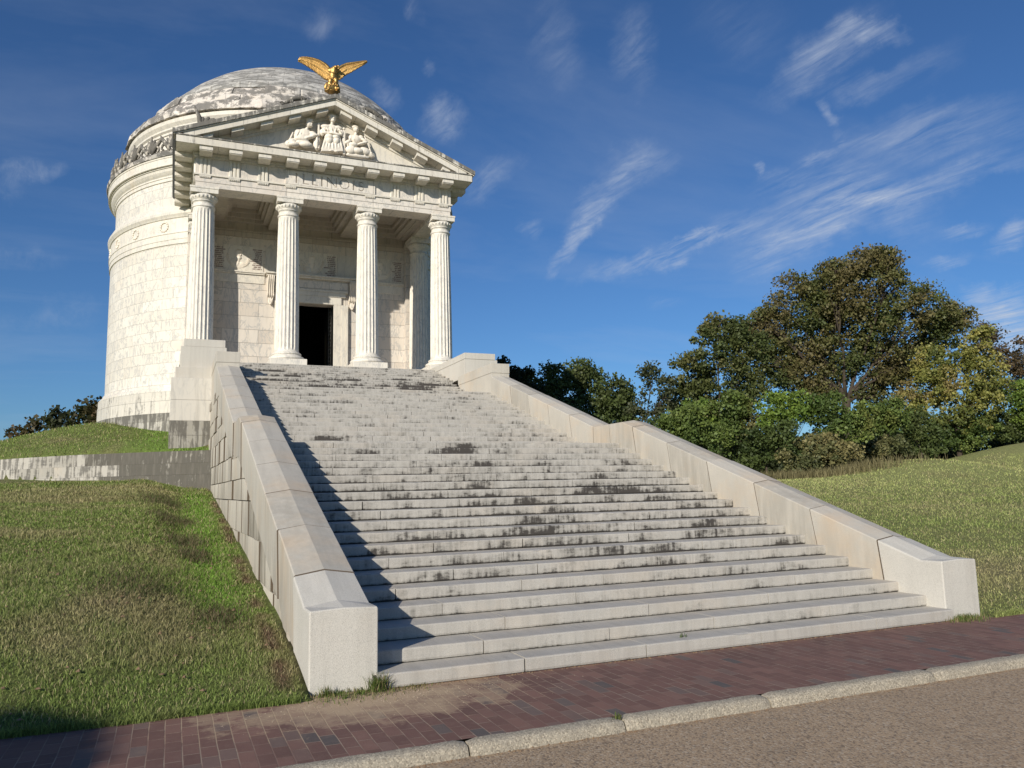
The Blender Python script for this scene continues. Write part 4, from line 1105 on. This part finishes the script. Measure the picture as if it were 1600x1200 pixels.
for (x0,y0_,x1,y1_,r) in ((690,480,640,670,28),(720,500,690,690,26),(750,510,740,700,28),(790,500,800,700,30),(830,500,850,705,28),(870,490,900,700,26),(900,500,945,700,24),(700,320,740,430,15),(760,300,790,400,14),(840,310,830,410,16),(880,330,930,430,16),(660,340,690,430,16),(780,470,720,640,18),(800,480,850,650,18)):
    b.tube([P3(x0,y0_,.12),P3((x0+x1)/2,(y0_+y1_)/2,.17),P3(x1,y1_,.13)],[r*.00253*.55,r*.00253*.6,r*.00253*.7],7)
b.extr([(xf(680),zf(455,680)),(xf(900),zf(455,900)),(xf(955),zf(705,955)),(xf(620),zf(705,620))],'y',[22.22,22.5])
E3(b,745,520,62,70,.14,.12);E3(b,850,530,56,70,.14,.12)
E3(b,770,700,34,14,.12,.12);E3(b,850,712,34,14,.12,.12)
E3(b,790,590,140,110,.13,.0);E3(b,715,640,60,60,.13,.06);E3(b,870,650,60,60,.13,.06);E3(b,700,300,85,40,.12,.04);E3(b,875,320,80,40,.12,.04)
b.extr([(xf(575),zf(270)),(xf(600),zf(270)),(xf(600),zf(680)),(xf(575),zf(680))],'y',[22.3,22.5]);b.ell(P3(585,270,.04),(.06,.07,.06))
b.extr([(xf(955),zf(330)),(xf(990),zf(330)),(xf(990),zf(715)),(xf(955),zf(715))],'y',[22.3,22.5]);b.ell(P3(970,325,.04),(.06,.07,.06));E3(b,880,560,22,160,.08,.02);E3(b,950,570,22,150,.08,.02)
fin_fig(b,'tall robed woman seated upright on a throne in the middle of the carved group')
b=MB()
E3(b,440,270,50,60,.12,.10,.15);E3(b,448,212,56,28,.12,.10,.1);E3(b,470,300,22,20,.08,.13);E3(b,478,275,8,10,.03,.20)
E3(b,410,340,26,36,.08,.06);E3(b,385,420,105,95,.12,.04,.1);E3(b,340,470,90,60,.12,.05);E3(b,290,390,60,55,.10,.03);E3(b,500,420,60,40,.09,.08,.3);E3(b,265,450,55,55,.10,.03)
E3(b,330,510,110,40,.12,.10);E3(b,440,490,90,26,.10,.14,-.35);E3(b,520,450,70,26,.09,.12,-.2);E3(b,200,540,60,60,.12,.05);E3(b,230,590,75,38,.13,.10);E3(b,400,600,100,48,.15,.12);E3(b,360,560,110,50,.12,.08)
E3(b,540,560,32,90,.08,.03);E3(b,560,620,40,50,.07,.02)
for (x0,y0_,x1,y1_,r) in ((300,370,240,500,16),(340,360,300,500,16),(380,370,350,500,15),(420,380,420,480,14),(210,400,150,560,18),(470,400,560,440,16),(260,520,160,590,18),(300,540,210,600,16),(330,540,480,590,18),(420,540,500,640,20),(560,460,560,650,22)):
    b.tube([P3(x0,y0_,.10),P3((x0+x1)/2,(y0_+y1_)/2,.13),P3(x1,y1_,.07)],[r*.00253*.7,r*.00253*.9,r*.00253*.8],7)
E3(b,150,560,50,50,.06,.0)
fin_fig(b,'seated robed figure leaning forward at the left of the carved group')
b=MB()
E3(b,1150,340,44,54,.12,.10);E3(b,1140,308,56,30,.12,.10);E3(b,1120,330,18,20,.09,.09);E3(b,1150,370,20,18,.08,.12);E3(b,1158,350,7,9,.03,.20)
E3(b,1150,410,24,34,.08,.06);E3(b,1150,490,90,70,.13,.04);E3(b,1080,470,40,50,.10,.04);E3(b,1230,470,45,45,.10,.05);E3(b,1280,520,60,26,.09,.1,.5);E3(b,1250,570,90,24,.08,.14,-.35);E3(b,1030,540,60,30,.09,.08,-.6);E3(b,1110,590,70,40,.12,.10)
E3(b,1080,670,90,70,.14,.08);E3(b,1180,690,90,55,.15,.10);E3(b,1290,690,90,60,.13,.08,.3);E3(b,1380,740,70,45,.10,.05,.5)
for (x0,y0_,x1,y1_,r) in ((1100,450,1130,560,14),(1180,440,1170,560,14),(1140,450,1145,560,13),(1060,480,1020,600,16),(1100,620,1040,740,18),(1140,620,1120,750,18),(1200,640,1210,750,18),(1250,650,1300,760,18),(1310,660,1370,770,18),(1340,680,1440,780,16),(1280,440,1400,740,14)):
    b.tube([P3(x0,y0_,.10),P3((x0+x1)/2,(y0_+y1_)/2,.14),P3(x1,y1_,.07)],[r*.00253*.7,r*.00253*.9,r*.00253*.8],7)
E3(b,1180,760,190,34,.09,.04)
fin_fig(b,'seated figure with outstretched arm at the right of the carved group')

# ------------------------------------------------------------------ gilded eagle
eg=thing('gilded_eagle','gilded eagle statue with raised spread wings on the peak of the pediment','statue',(-.07,22.2,16.78))
def GX(x): return (x-775)*.00277-.07
def GZ(y,x=775): return 17.05-(y-740)*.00277+(x-775)*.00048
YE=22.2
def G(x,y,d=0): return (GX(x),YE-d,GZ(y,x))
def GE(b,x,y,rx,rz,ry,d=0,rot=0,n=(14,9)): b.ell(G(x,y,d),(rx*.00277,ry,rz*.00277),(0,rot,0),*n)
b=MB()
GE(b,790,500,62,105,.17,.0);GE(b,785,450,62,60,.15,.05);GE(b,798,428,38,46,.11,.13);GE(b,812,418,32,28,.10,.20);GE(b,795,470,46,50,.12,.10);GE(b,750,600,36,52,.11,.05);GE(b,825,600,34,52,.11,.08);GE(b,790,560,60,50,.14,-.06);GE(b,700,640,26,60,.06,-.08,.3);GE(b,860,640,24,56,.06,-.08,-.3)
GE(b,752,655,12,26,.05,.08);GE(b,822,650,12,26,.05,.10);GE(b,740,440,36,40,.11,.02);GE(b,848,440,32,36,.11,.02)
body=b.build('body',M['gold'],eg,remesh=.012)
b=MB();b.tube([G(828,414,.28),G(844,422,.33),G(848,442,.34)],[.045,.034,.008],7);b.build('beak',M['gold'],eg)
b=MB();GE(b,772,690,84,76,.2,.0);GE(b,745,640,44,50,.13,.03);GE(b,815,640,44,50,.13,.03);GE(b,735,712,44,40,.14,.06);GE(b,825,710,42,42,.14,.06);GE(b,775,745,95,16,.2,.0);GE(b,780,650,60,45,.14,-.02);GE(b,850,735,28,22,.10,.2);GE(b,700,738,34,16,.12,.05);GE(b,858,745,34,12,.12,.05,.2)
for i in range(16): GE(b,random.uniform(700,850),random.uniform(650,735),random.uniform(12,26),random.uniform(12,26),.08,.12,random.random())
b.build('rocky_perch',M['gold'],eg,remesh=.012)
b=MB()
for cx in(750,822):
    for k in(-1,0,1): b.tube([G(cx,665,.12),G(cx+k*14,672,.19),G(cx+k*22,690,.22)],[.022,.02,.008],6)
b.build('talons',M['gold'],eg)
def wing(lead,trail,nm_f,backs):
    b=MB()
    # bone along the leading edge
    Lp=[Vector(G(x,y,d)) for x,y,d in lead];Tp=[Vector(G(x,y,d)) for x,y,d in trail]
    def samp(P,t):
        t=t*(len(P)-1);i=min(int(t),len(P)-2);return P[i].lerp(P[i+1],t-i)
    b.tube([samp(Lp,t) for t in np.linspace(0,1,16)],[.075*(1-.75*t) for t in np.linspace(0,1,16)],8)
    # solid vane under the feathers
    K=30;J=8;vs_=[]
    for i in range(K+1):
        t=i/K;A_=samp(Lp,t);B_=samp(Tp,t)
        for j in range(J+1):
            q=j/J;p=A_.lerp(B_,q*.93);vs_.append(p+Vector((0,-.035*math.sin(PI*min(q*1.3,1))-.012,0)))
        for j in range(J+1):
            q=(J-j)/J;p=A_.lerp(B_,q*.93);vs_.append(p+Vector((0,.02,0)))
    m=2*(J+1);ff=[(i*m+j,i*m+(j+1)%m,(i+1)*m+(j+1)%m,(i+1)*m+j) for i in range(K) for j in range(m)]
    b.add(vs_,ff,smooth=True)
    for layer,(q0,q1,n,r) in enumerate(((.45,1.03,nm_f+6,.021),(.18,.66,nm_f+8,.018),(.02,.36,nm_f+10,.016))):
        for i in range(n):
            t=(i+.5)/n;A_=samp(Lp,t);B_=samp(Tp,t)
            pts=[];rd=[]
            for k in range(6):
                q=q0+(q1-q0)*k/5*(1+.04*math.sin(i*2.3));p=A_.lerp(B_,q)
                pts.append(p+Vector((0,-.035*math.sin(PI*min(q*1.3,1))-.010-.004*layer,0)));rd.append(r*(.7+.6*min(1,k/2))*(1 if k<5 else .35))
            b.tube(pts,rd,6,smooth=True)
    return b.build('wing',M['gold'],eg)
wing([(745,425,.02),(690,350,.02),(600,290,.0),(520,255,-.02),(430,232,-.05),(345,226,-.08),(315,262,-.1)],[(745,565,.0),(690,572,.0),(620,520,.0),(540,452,-.02),(440,372,-.05),(355,312,-.08),(318,290,-.1)],24,0)
wing([(845,425,.02),(900,370,.02),(980,334,.05),(1060,326,.1),(1150,314,.14),(1240,302,.18),(1250,312,.18)],[(845,575,.0),(890,562,.0),(960,500,.03),(1030,470,.08),(1110,420,.12),(1190,372,.16),(1252,328,.18)],22,0)
#SECTION5
# ------------------------------------------------------------------ camera
CAM=Vector((-5.28446662,-7.04848667,1.7306253));YAW,PIT,ROL,FPX=.4045524,.1296557,-.0214505,1239.704
Fv=Vector((math.sin(YAW)*math.cos(PIT),math.cos(YAW)*math.cos(PIT),math.sin(PIT)))
r0=Vector((math.cos(YAW),-math.sin(YAW),0));u0=r0.cross(Fv)
Rv=r0*math.cos(ROL)+u0*math.sin(ROL);Uv=-r0*math.sin(ROL)+u0*math.cos(ROL)
cd=bpy.data.cameras.new('camera');cam=bpy.data.objects.new('camera',cd);C.objects.link(cam);sc.camera=cam
cam.matrix_world=Matrix(((Rv.x,Uv.x,-Fv.x,CAM.x),(Rv.y,Uv.y,-Fv.y,CAM.y),(Rv.z,Uv.z,-Fv.z,CAM.z),(0,0,0,1)))
cd.sensor_width=36;cd.lens=FPX/1600*36;cd.clip_end=5000;cd.clip_start=.05
def W(px,py,d): return CAM+(Fv+Rv*((px-800)/FPX)-Uv*((py-600)/FPX))*d

# ------------------------------------------------------------------ trees and shrubs
def leaves(name,pts,size,colr,parent,origin,up=.3,mat='leaf'):
    n=len(pts);a=RNG.normal(size=(n,3));a/=np.linalg.norm(a,axis=1)[:,None]
    b=RNG.normal(size=(n,3));b[:,2]+=up;b=np.cross(a,b);b/=np.linalg.norm(b,axis=1)[:,None]
    s=(size*(.45+1.0*RNG.random(n)**1.3))[:,None]
    V=np.zeros((n,4,3));o=np.array(origin)
    V[:,0]=pts-a*s*.5;V[:,1]=pts+b*s*.42;V[:,2]=pts+a*s*.5;V[:,3]=pts-b*s*.42
    V-=o
    me=bpy.data.meshes.new(name);me.vertices.add(n*4);me.vertices.foreach_set('co',V.ravel());me.loops.add(n*4);me.polygons.add(n)
    me.loops.foreach_set('vertex_index',np.arange(n*4));me.polygons.foreach_set('loop_start',np.arange(n)*4);me.update(calc_edges=True)
    cols(me,np.repeat(colr,4,0));me.materials.append(M[mat])
    ob=bpy.data.objects.new(name,me);C.objects.link(ob)
    if parent:ob.parent=parent
    return ob
def lobe_clusters(lobes,per,shell=.45):
    out=[];ids=[]
    for i,(c,r) in enumerate(lobes):
        k=max(3,int(per*(r[0]*r[2])))
        d=RNG.normal(size=(k,3));d/=np.linalg.norm(d,axis=1)[:,None]
        d*=(RNG.random(k)**shell)[:,None]
        out.append(np.array(c)+d*np.array(r));ids+= [i]*k
    return np.concatenate(out),np.array(ids)
def tree(kind,label,lobespx,depth,pal,base=None,fork=None,trunk=.3,per=5,nl=60,leaf=.16,sig=.38,group=None,cat='tree',gap=1.0,limb=True,dj=.55,shell=.45):
    lobes=[];lobespx=list(lobespx);extra=[]
    for (cx,cy,rx,ry) in lobespx:
        if rx<12: continue
        for q_ in range(3 if cat=='bush' else 2):
            an=RNG.uniform(.0,PI) if cat=='bush' else RNG.uniform(-.3,PI+.3);f_=RNG.uniform(.28,.45)
            extra.append((cx+rx*.82*math.cos(an),cy-ry*.82*math.sin(an),rx*f_,ry*f_))
    n0_=len(lobespx);lobespx+=extra
    for (cx,cy,rx,ry) in lobespx:
        d=depth;w=W(cx,cy,d);s=d/FPX
        rr=(rx*s,max(rx,ry)*s*dj,ry*s);jit=RNG.uniform(-.5,.5)*rx*s
        w=w+Fv*jit;lobes.append((tuple(w),rr))
    bx,by=base if base else (sum(l[0]*l[2] for l in lobespx)/sum(l[2] for l in lobespx),0)
    p=W(bx,by if by else 700,depth);gx,gy=p.x,p.y;gz=float(height(gx,gy))
    root=thing(kind,label,cat,(gx,gy,gz),group)
    cl,ids=lobe_clusters(lobes,per,shell)
    # foliage
    n=len(cl);sg=sig*(.6+.8*RNG.random(n))
    cnt=(nl*(.5+1.0*RNG.random(n))*gap).astype(int)
    P=np.repeat(cl,cnt,0);S=np.repeat(sg,cnt)
    g=RNG.normal(size=P.shape);g/=np.linalg.norm(g,axis=1)[:,None]+1e-9
    P=P+g*(RNG.random(len(P))**.5*1.5)[:,None]*S[:,None]*np.array([1,1,.75])
    # colours vary by clump and a little by leaf
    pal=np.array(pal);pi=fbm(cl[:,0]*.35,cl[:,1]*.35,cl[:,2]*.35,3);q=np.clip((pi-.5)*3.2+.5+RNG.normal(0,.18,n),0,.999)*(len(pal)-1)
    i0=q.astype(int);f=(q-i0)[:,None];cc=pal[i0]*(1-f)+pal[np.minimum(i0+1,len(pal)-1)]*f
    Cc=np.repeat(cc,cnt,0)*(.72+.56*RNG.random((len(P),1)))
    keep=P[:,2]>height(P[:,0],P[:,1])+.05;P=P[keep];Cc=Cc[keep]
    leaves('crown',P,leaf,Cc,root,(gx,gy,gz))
    # trunk and limbs
    b=MB()
    fk=W(fork[0],fork[1],depth) if fork else Vector((gx,gy,gz+ .25*max(1,(max(l[0][2] for l in lobes)-gz))))
    base_=Vector((gx,gy,gz-.3))
    K=8;pts=[base_.lerp(fk,t/(K-1))+Vector((math.sin(t*1.7)*trunk*.3,math.cos(t*1.3)*trunk*.3,0)) for t in range(K)]
    b.tube(pts,[trunk*(1.25 if t==0 else 1)*(1-.35*t/(K-1)) for t in range(K)],10)
    if limb:
        for i,(c,r) in enumerate(lobes[:n0_]):
            if (r[0]<.8 and i%2) or (i in(0,5,10,13)): continue
            c=Vector(c);st=fk+Vector((0,0,random.uniform(-.4,.2)*trunk*2))
            mid=st.lerp(c,.5)+Vector((random.uniform(-.5,.5),random.uniform(-.5,.5),random.uniform(-.6,.3)))*r[0]*.35
            Q=[];
            for k in range(9):
                t=k/8;q=st*(1-t)**2+mid*2*t*(1-t)+c*t*t;q=q+Vector((random.uniform(-1,1),random.uniform(-1,1),random.uniform(-1,1)))*.06*r[0]*(t>0)
                Q.append(q)
            b.tube(Q,[trunk*.30*(1-.92*k/8) for k in range(9)],7)
            own=cl[ids==i]
            for h in own[RNG.permutation(len(own))[:min(12,len(own))]]:
                s_=Q[random.randint(3,8)];h=Vector(h);m_=s_.lerp(h,.55)+Vector((0,0,random.uniform(-.1,.35)*r[2]*.5))
                b.tube([s_,s_.lerp(m_,.6),m_,h],[trunk*.13,trunk*.10,trunk*.07,trunk*.02],5)
    b.build('trunk',M['bark'],root)
    return root
BR=[(.074,.094,.030),(.102,.114,.036),(.132,.126,.045),(.142,.118,.050)]
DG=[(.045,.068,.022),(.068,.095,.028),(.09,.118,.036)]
MG=[(.07,.105,.028),(.11,.155,.038),(.16,.20,.05)]
BG=[(.08,.13,.028),(.13,.20,.036),(.18,.25,.045)]
YG=[(.11,.13,.035),(.20,.205,.052),(.32,.29,.08),(.25,.20,.08)]
OL=[(.10,.11,.045),(.16,.155,.065),(.24,.21,.09)]
tree('big_spreading_tree','tallest brown-green spreading tree with a dark forked trunk',[(1345,450,85,58),(1272,482,72,56),(1425,495,76,52),(1212,522,46,46),(1475,512,42,36),(1340,525,110,52),(1245,560,58,34),(1410,562,80,44),(1298,428,42,30),(1388,425,36,32),(1352,412,36,22),(1190,502,22,24),(1215,585,36,22),(1300,572,60,38),(1500,500,20,24),(1395,600,50,26),(1232,590,36,30),(1290,602,34,20),(1262,618,30,18),(1370,618,36,20),(1180,545,26,24)],66,BR,(1326,690),(1322,622),.55,per=9,nl=75,leaf=.21,sig=.56)
tree('bushy_brown_tree','brown-green rounded tree left of the tallest tree',[(1122,548,50,42),(1078,592,44,38),(1160,560,40,46),(1178,610,42,36),(1118,620,60,34),(1150,520,26,24),(1120,515,22,20),(1060,630,36,30),(1090,655,50,26)],60,BR[:3],(1125,700),None,.3,per=9,nl=70,leaf=.21,sig=.46,group=None)
tree('small_thin_tree','small thin grey-green tree with sky showing through its crown',[(1015,600,22,22),(1040,612,24,24),(1008,640,26,22),(1035,650,30,24),(1020,578,10,9)],58,[(.045,.058,.026),(.07,.078,.034)],(1010,700),(1008,668),.16,per=8,nl=48,leaf=.19,sig=.38)
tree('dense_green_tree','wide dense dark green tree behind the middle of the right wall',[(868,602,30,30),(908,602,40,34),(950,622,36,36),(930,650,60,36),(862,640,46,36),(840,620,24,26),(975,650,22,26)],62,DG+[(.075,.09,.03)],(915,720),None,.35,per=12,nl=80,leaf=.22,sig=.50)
tree('dark_tree','shaded tree painted very dark green just beyond the upper end of the right wall',[(818,602,24,22),(800,590,14,14),(835,622,24,20),(788,566,5,5)],46,[(.012,.02,.008),(.022,.032,.012)],(815,700),None,.2,per=26,nl=70,leaf=.18,sig=.28)  # shade on this tree is put into its very dark leaf colours
tree('yellowing_tree','bushy tree with yellow-green leaves in front of the tallest tree',[(1480,575,62,34),(1440,605,46,40),(1524,545,24,28),(1540,592,44,44),(1500,640,70,40),(1415,640,36,30),(1530,515,12,10)],61,YG,(1500,720),None,.22,per=13,nl=65,leaf=.19,sig=.40)
tree('brown_edge_tree','thin brown tree at the right edge behind the yellow-green tree',[(1560,540,34,28),(1600,562,40,36),(1590,600,44,34),(1545,520,18,12),(1640,580,40,50)],70,[(.075,.06,.03),(.115,.08,.045),(.14,.10,.06)],(1600,700),None,.2,per=7,nl=60,leaf=.20,sig=.48)
und=[('green_bush','bright green rounded bush left of the dark forked trunk',[(1232,636,42,26),(1200,652,30,20),(1262,646,26,16)],48,BG),
('green_bush','loose green bush directly in front of the dark forked trunk',[(1290,656,36,28),(1325,670,36,24),(1300,632,20,18),(1352,650,18,18)],48,MG+[(.16,.17,.05)]),
('olive_bush','olive brown bush where the right wall meets the trees',[(1062,664,36,32),(1100,682,50,34),(1080,650,20,16)],47,MG),
('dark_bush','dark green bush below the bright green rounded bush',[(1170,706,46,30),(1215,692,40,30)],47,DG),
('olive_bush','dry olive undergrowth bush in front of the lawn hollow',[(1262,712,56,26),(1310,716,46,22),(1285,694,26,16)],46.5,OL+[(.24,.21,.09)]),
('green_bush','mixed green bush right of the dark forked trunk',[(1372,668,40,36),(1400,650,30,26),(1352,690,30,22)],52,MG+[(.17,.17,.05)]),
('olive_bush','yellowish olive bush behind the lower grass mound',[(1350,710,46,22),(1390,704,40,20)],51,OL+[(.24,.20,.07)]),
('dark_bush','dark green bush low behind the saddle between the mounds',[(1455,690,46,28),(1425,668,34,28)],56,DG+[(.09,.11,.035)]),
('green_bush','leafy green bush between the yellow-green tree and the higher mound',[(1520,670,44,30),(1490,686,40,24)],62,MG),
('green_bush','bright green bush at the right edge of the view',[(1590,618,30,26),(1612,646,40,30)],62,BG),
('dark_bush','dark green bush at the right edge above the higher mound',[(1570,664,36,26),(1620,668,40,26)],63,DG+[(.08,.10,.03)]),
('olive_bush','pale green thicket between the brown tree and the bright bush',[(1142,652,36,30),(1165,672,36,24),(1150,628,14,14)],49,MG+[(.18,.17,.07)]),
('green_bush','sunlit light green thicket at the top of the undergrowth by the brown tree',[(1092,644,26,20),(1120,664,30,20)],50,BG)]
for kd,lb,lo,dp,pl in und:
    tree(kd,lb,lo,dp,pl,None,None,.08,per=22,nl=70,leaf=.165,sig=.32,cat='bush',group='undergrowth below the trees')
# far wood seen between the trunks
P=[];
for i in range(120):
    px=random.uniform(1010,1660) if i<60 else random.uniform(1120,1440);py=random.uniform(672,728) if i<60 else random.uniform(695,738);d=random.uniform(66,80);c=W(px,py,d)
    k=560 if i<60 else 700;g=RNG.normal(size=(k,3));g/=np.linalg.norm(g,axis=1)[:,None];P.append(np.array(c)+g*(RNG.random((k,1))**.4)*np.array([2.6,1.8,1.5]))
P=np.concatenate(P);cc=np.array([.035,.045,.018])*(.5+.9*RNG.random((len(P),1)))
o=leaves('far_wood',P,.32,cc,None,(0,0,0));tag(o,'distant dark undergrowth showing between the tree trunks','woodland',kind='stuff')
tree('large_leaved_bush','dark sparse large-leaved tree top beyond the left slope',[(140,655,30,17),(105,657,30,15),(68,667,26,11),(36,678,18,7),(152,640,14,10),(48,661,9,5),(90,642,11,6),(165,650,20,20)],46,[(.022,.028,.012),(.04,.045,.018),(.09,.06,.03)],(110,712),(112,690),.14,per=34,nl=17,leaf=.25,sig=.38,shell=.5)
# dry seed heads along the foot of the wood
n=2600;px=1280+RNG.normal(0,70,n);d=RNG.uniform(43.5,46,n)
Q=np.array([tuple(W(a,735,b_)) for a,b_ in zip(px,d)])
o=blades('tall_grass',Q[:,0],Q[:,1],RNG.uniform(.2,.7,n),np.full(n,.035),RNG.uniform(.05,.5,n),np.array([.20,.175,.09])*(.5+.8*RNG.random((n,1))))
tag(o,'tall dry grass along the foot of the undergrowth','grass',kind='stuff')
# unseen tree added across the road, shaped to cast shade on the lawn corner
ct=thing('shadow_caster_tree','unseen dense round-headed tree, added beyond the road to shade the lawn corner','tree',(-18.6,-11.1,-.05))
d=RNG.normal(size=(60000,3));d/=np.linalg.norm(d,axis=1)[:,None];P=np.array([-18.6,-11.1,5.0])+d*(RNG.random((60000,1))**.4)*2.08
leaves('crown',P,.2,np.array([.05,.075,.02])*(.6+.8*RNG.random((60000,1))),ct,(-18.6,-11.1,-.05))
b=MB();b.tube([(-18.6,-11.1,-.3),(-18.55,-11.1,1.5),(-18.6,-11.0,3.2),(-18.5,-11.1,5)],[.16,.13,.11,.05],9)
for k in range(9):
    a=k*.7;b.tube([(-18.6,-11.05,2.8+.15*k),(-18.6+.8*math.cos(a),-11.1+.8*math.sin(a),3.8+.15*k),(-18.6+1.5*math.cos(a),-11.1+1.5*math.sin(a),4.6+.12*k)],[.05,.035,.01],6)
b.build('trunk',M['bark'],ct)

# ------------------------------------------------------------------ sun and sky
SAZ=math.atan2(-.743,-.669);EL=math.radians(23)
ld=bpy.data.lights.new('sun','SUN');ld.energy=4.8;ld.angle=math.radians(.53);ld.color=(1,.935,.82)
sun=bpy.data.objects.new('sun',ld);C.objects.link(sun)
tos=Vector((math.cos(EL)*math.sin(SAZ),math.cos(EL)*math.cos(SAZ),math.sin(EL)))
sun.rotation_euler=tos.to_track_quat('Z','Y').to_euler()
w=bpy.data.worlds.new('World');sc.world=w;w.use_nodes=True;t=w.node_tree;t.nodes.clear()
class WT(NT):
    def __init__(s,t): s.t=t
wt=WT(t);out=t.nodes.new('ShaderNodeOutputWorld');bg=t.nodes.new('ShaderNodeBackground')
sky=t.nodes.new('ShaderNodeTexSky');sky.sky_type='NISHITA';sky.sun_disc=False;sky.sun_elevation=EL;sky.sun_rotation=SAZ%(2*PI)
sky.altitude=60;sky.air_density=1.0;sky.dust_density=.35;sky.ozone_density=3.2
D=wt.coord('Generated');nv=wt.n('VectorMath',operation='NORMALIZE');wt.set(nv.inputs[0],D);D=nv.outputs[0]
nzv=wt.n('TexNoise');wt.set(nzv.inputs['Vector'],D);nzv.inputs['Scale'].default_value=14;nzv.inputs['Detail'].default_value=6;nzv.inputs['Roughness'].default_value=.62
wv=wt.n('VectorMath',operation='SUBTRACT');wt.set(wv.inputs[0],nzv.outputs[1]);wv.inputs[1].default_value=(.5,.5,.5)
ws=wt.n('VectorMath',operation='SCALE');wt.set(ws.inputs[0],wv.outputs[0]);ws.inputs[3].default_value=.07
wa=wt.n('VectorMath',operation='ADD');wt.set(wa.inputs[0],D);wt.set(wa.inputs[1],ws.outputs[0]);DW_=wa.outputs[0]
sep=wt.n('SeparateXYZ');wt.set(sep.inputs[0],D)
zz=wt.math('ADD',wt.math('MAXIMUM',sep.outputs[2],0.0),.12)
inv=wt.math('DIVIDE',1.0,zz)
pv=wt.n('VectorMath',operation='SCALE');wt.set(pv.inputs[0],D);wt.set(pv.inputs[3],inv);PV=pv.outputs[0]
ROT=wt.mapv(PV,rot=(0,0,math.radians(82)))
n1=wt.noise(wt.mapv(ROT,(1.0,4.6,1)),2.6,9,.64,.55)
n2=wt.noise(wt.mapv(ROT,(3.0,9.0,1)),2.6,8,.66,.8)
def dirpx(x,y): return (Fv+Rv*((x-800)/FPX)-Uv*((y-600)/FPX)).normalized()
def dot(v): nd=wt.n('VectorMath',operation='DOT_PRODUCT');wt.set(nd.inputs[0],DW_);nd.inputs[1].default_value=tuple(v);return nd.outputs['Value']
acc=None
def wisp(x0,y0,x1,y1,wd,st):
    global acc
    a,b_=dirpx(x0,y0),dirpx(x1,y1);c=((a+b_)/2).normalized();e=(b_-a)
    if e.length<1e-4:e=Rv.copy()
    L=e.length/2*1.4+wd/FPX*1.2;e.normalize();f=c.cross(e).normalized();Wd=wd/FPX*1.9
    u=wt.math('MULTIPLY',wt.math('SUBTRACT',dot(e),c.dot(e)),1/L);v=wt.math('MULTIPLY',wt.math('SUBTRACT',dot(f),c.dot(f)),1/Wd)
    q=wt.math('ADD',wt.math('MULTIPLY',u,u),wt.math('MULTIPLY',v,v))
    g=wt.math('MAXIMUM',wt.math('SUBTRACT',1.0,q),0.0);g=wt.math('MULTIPLY',wt.math('MULTIPLY',g,g),st)
    acc=g if acc is None else wt.math('ADD',acc,g)
for q in [(930,435,1140,365,13,.75),(1040,385,1120,370,9,.5),(1140,365,1350,335,26,.45),(1170,412,1320,350,20,.55),(1260,295,1420,330,30,.6),(1340,330,1600,235,14,.55),(1290,240,1600,185,26,.45),
 (865,412,935,330,10,.6),(905,350,985,265,20,.55),(960,262,1030,250,22,.35),(1225,132,1340,52,24,.75),(1310,45,1400,48,9,.55),(1300,150,1400,115,12,.3),
 (1300,178,1304,174,10,.5),(1306,212,1312,208,9,.5),(1262,248,1290,236,9,.6),(1185,268,1188,266,7,.6),(985,30,1000,130,20,.4),(850,20,870,110,26,.22),(690,175,700,190,24,.6),(735,305,800,262,16,.42),(650,30,655,25,12,.35),(600,150,600,140,16,.35),(820,358,830,352,12,.3),(660,100,672,100,9,.35),
 (1520,495,1600,470,16,.9),(1560,385,1600,370,14,.7),(1540,535,1620,510,26,1.0),(1575,555,1640,520,26,.7),(1470,362,1530,350,9,.5),(1452,412,1500,402,9,.55),(1515,462,1545,455,9,.7),(10,270,70,268,12,.4),(20,295,40,300,9,.25),(480,30,510,25,16,.35),(1010,480,1060,475,10,.15),(1110,20,1200,60,30,.12),(1400,120,1480,80,16,.2),(1190,290,1280,270,14,.25),(0,505,140,480,16,.15),(0,395,80,410,12,.15)]: wisp(*q)
tex=wt.math('ADD',wt.math('MULTIPLY',wt.ramp(n1,[(0,0),(.38,0),(.70,1),(1,1)]),.62),wt.math('MULTIPLY',wt.ramp(n2,[(0,0),(.40,0),(.70,1),(1,1)]),.42))
cf=wt.math('MULTIPLY',acc,tex)
veil=wt.math('MULTIPLY',wt.ramp(wt.noise(wt.mapv(PV,(1,2.4,1),rot=(0,0,math.radians(82))),.9,6,.6,.3),[(0,0),(.48,0),(.8,1),(1,1)]),.14)
cf=wt.math('ADD',cf,veil)
cf=wt.math('MINIMUM',cf,.82)
tint=wt.mix(1.0,sky.outputs[0],(.55,.84,1.18),'MULTIPLY')
skyc=wt.mix(cf,tint,(6.6,7.4,8.8))
t.links.new(skyc,bg.inputs[0]);bg.inputs[1].default_value=.074;t.links.new(bg.outputs[0],out.inputs[0])
# ------------------------------------------------------------------ render settings
sc.view_settings.view_transform='Standard';sc.view_settings.look='None';sc.view_settings.exposure=.08;sc.view_settings.gamma=1
sc.render.engine='CYCLES';sc.cycles.max_bounces=6;sc.cycles.diffuse_bounces=4;sc.cycles.transparent_max_bounces=8
try: sc.cycles.use_denoising=True
except Exception: pass
bpy.context.view_layer.update()
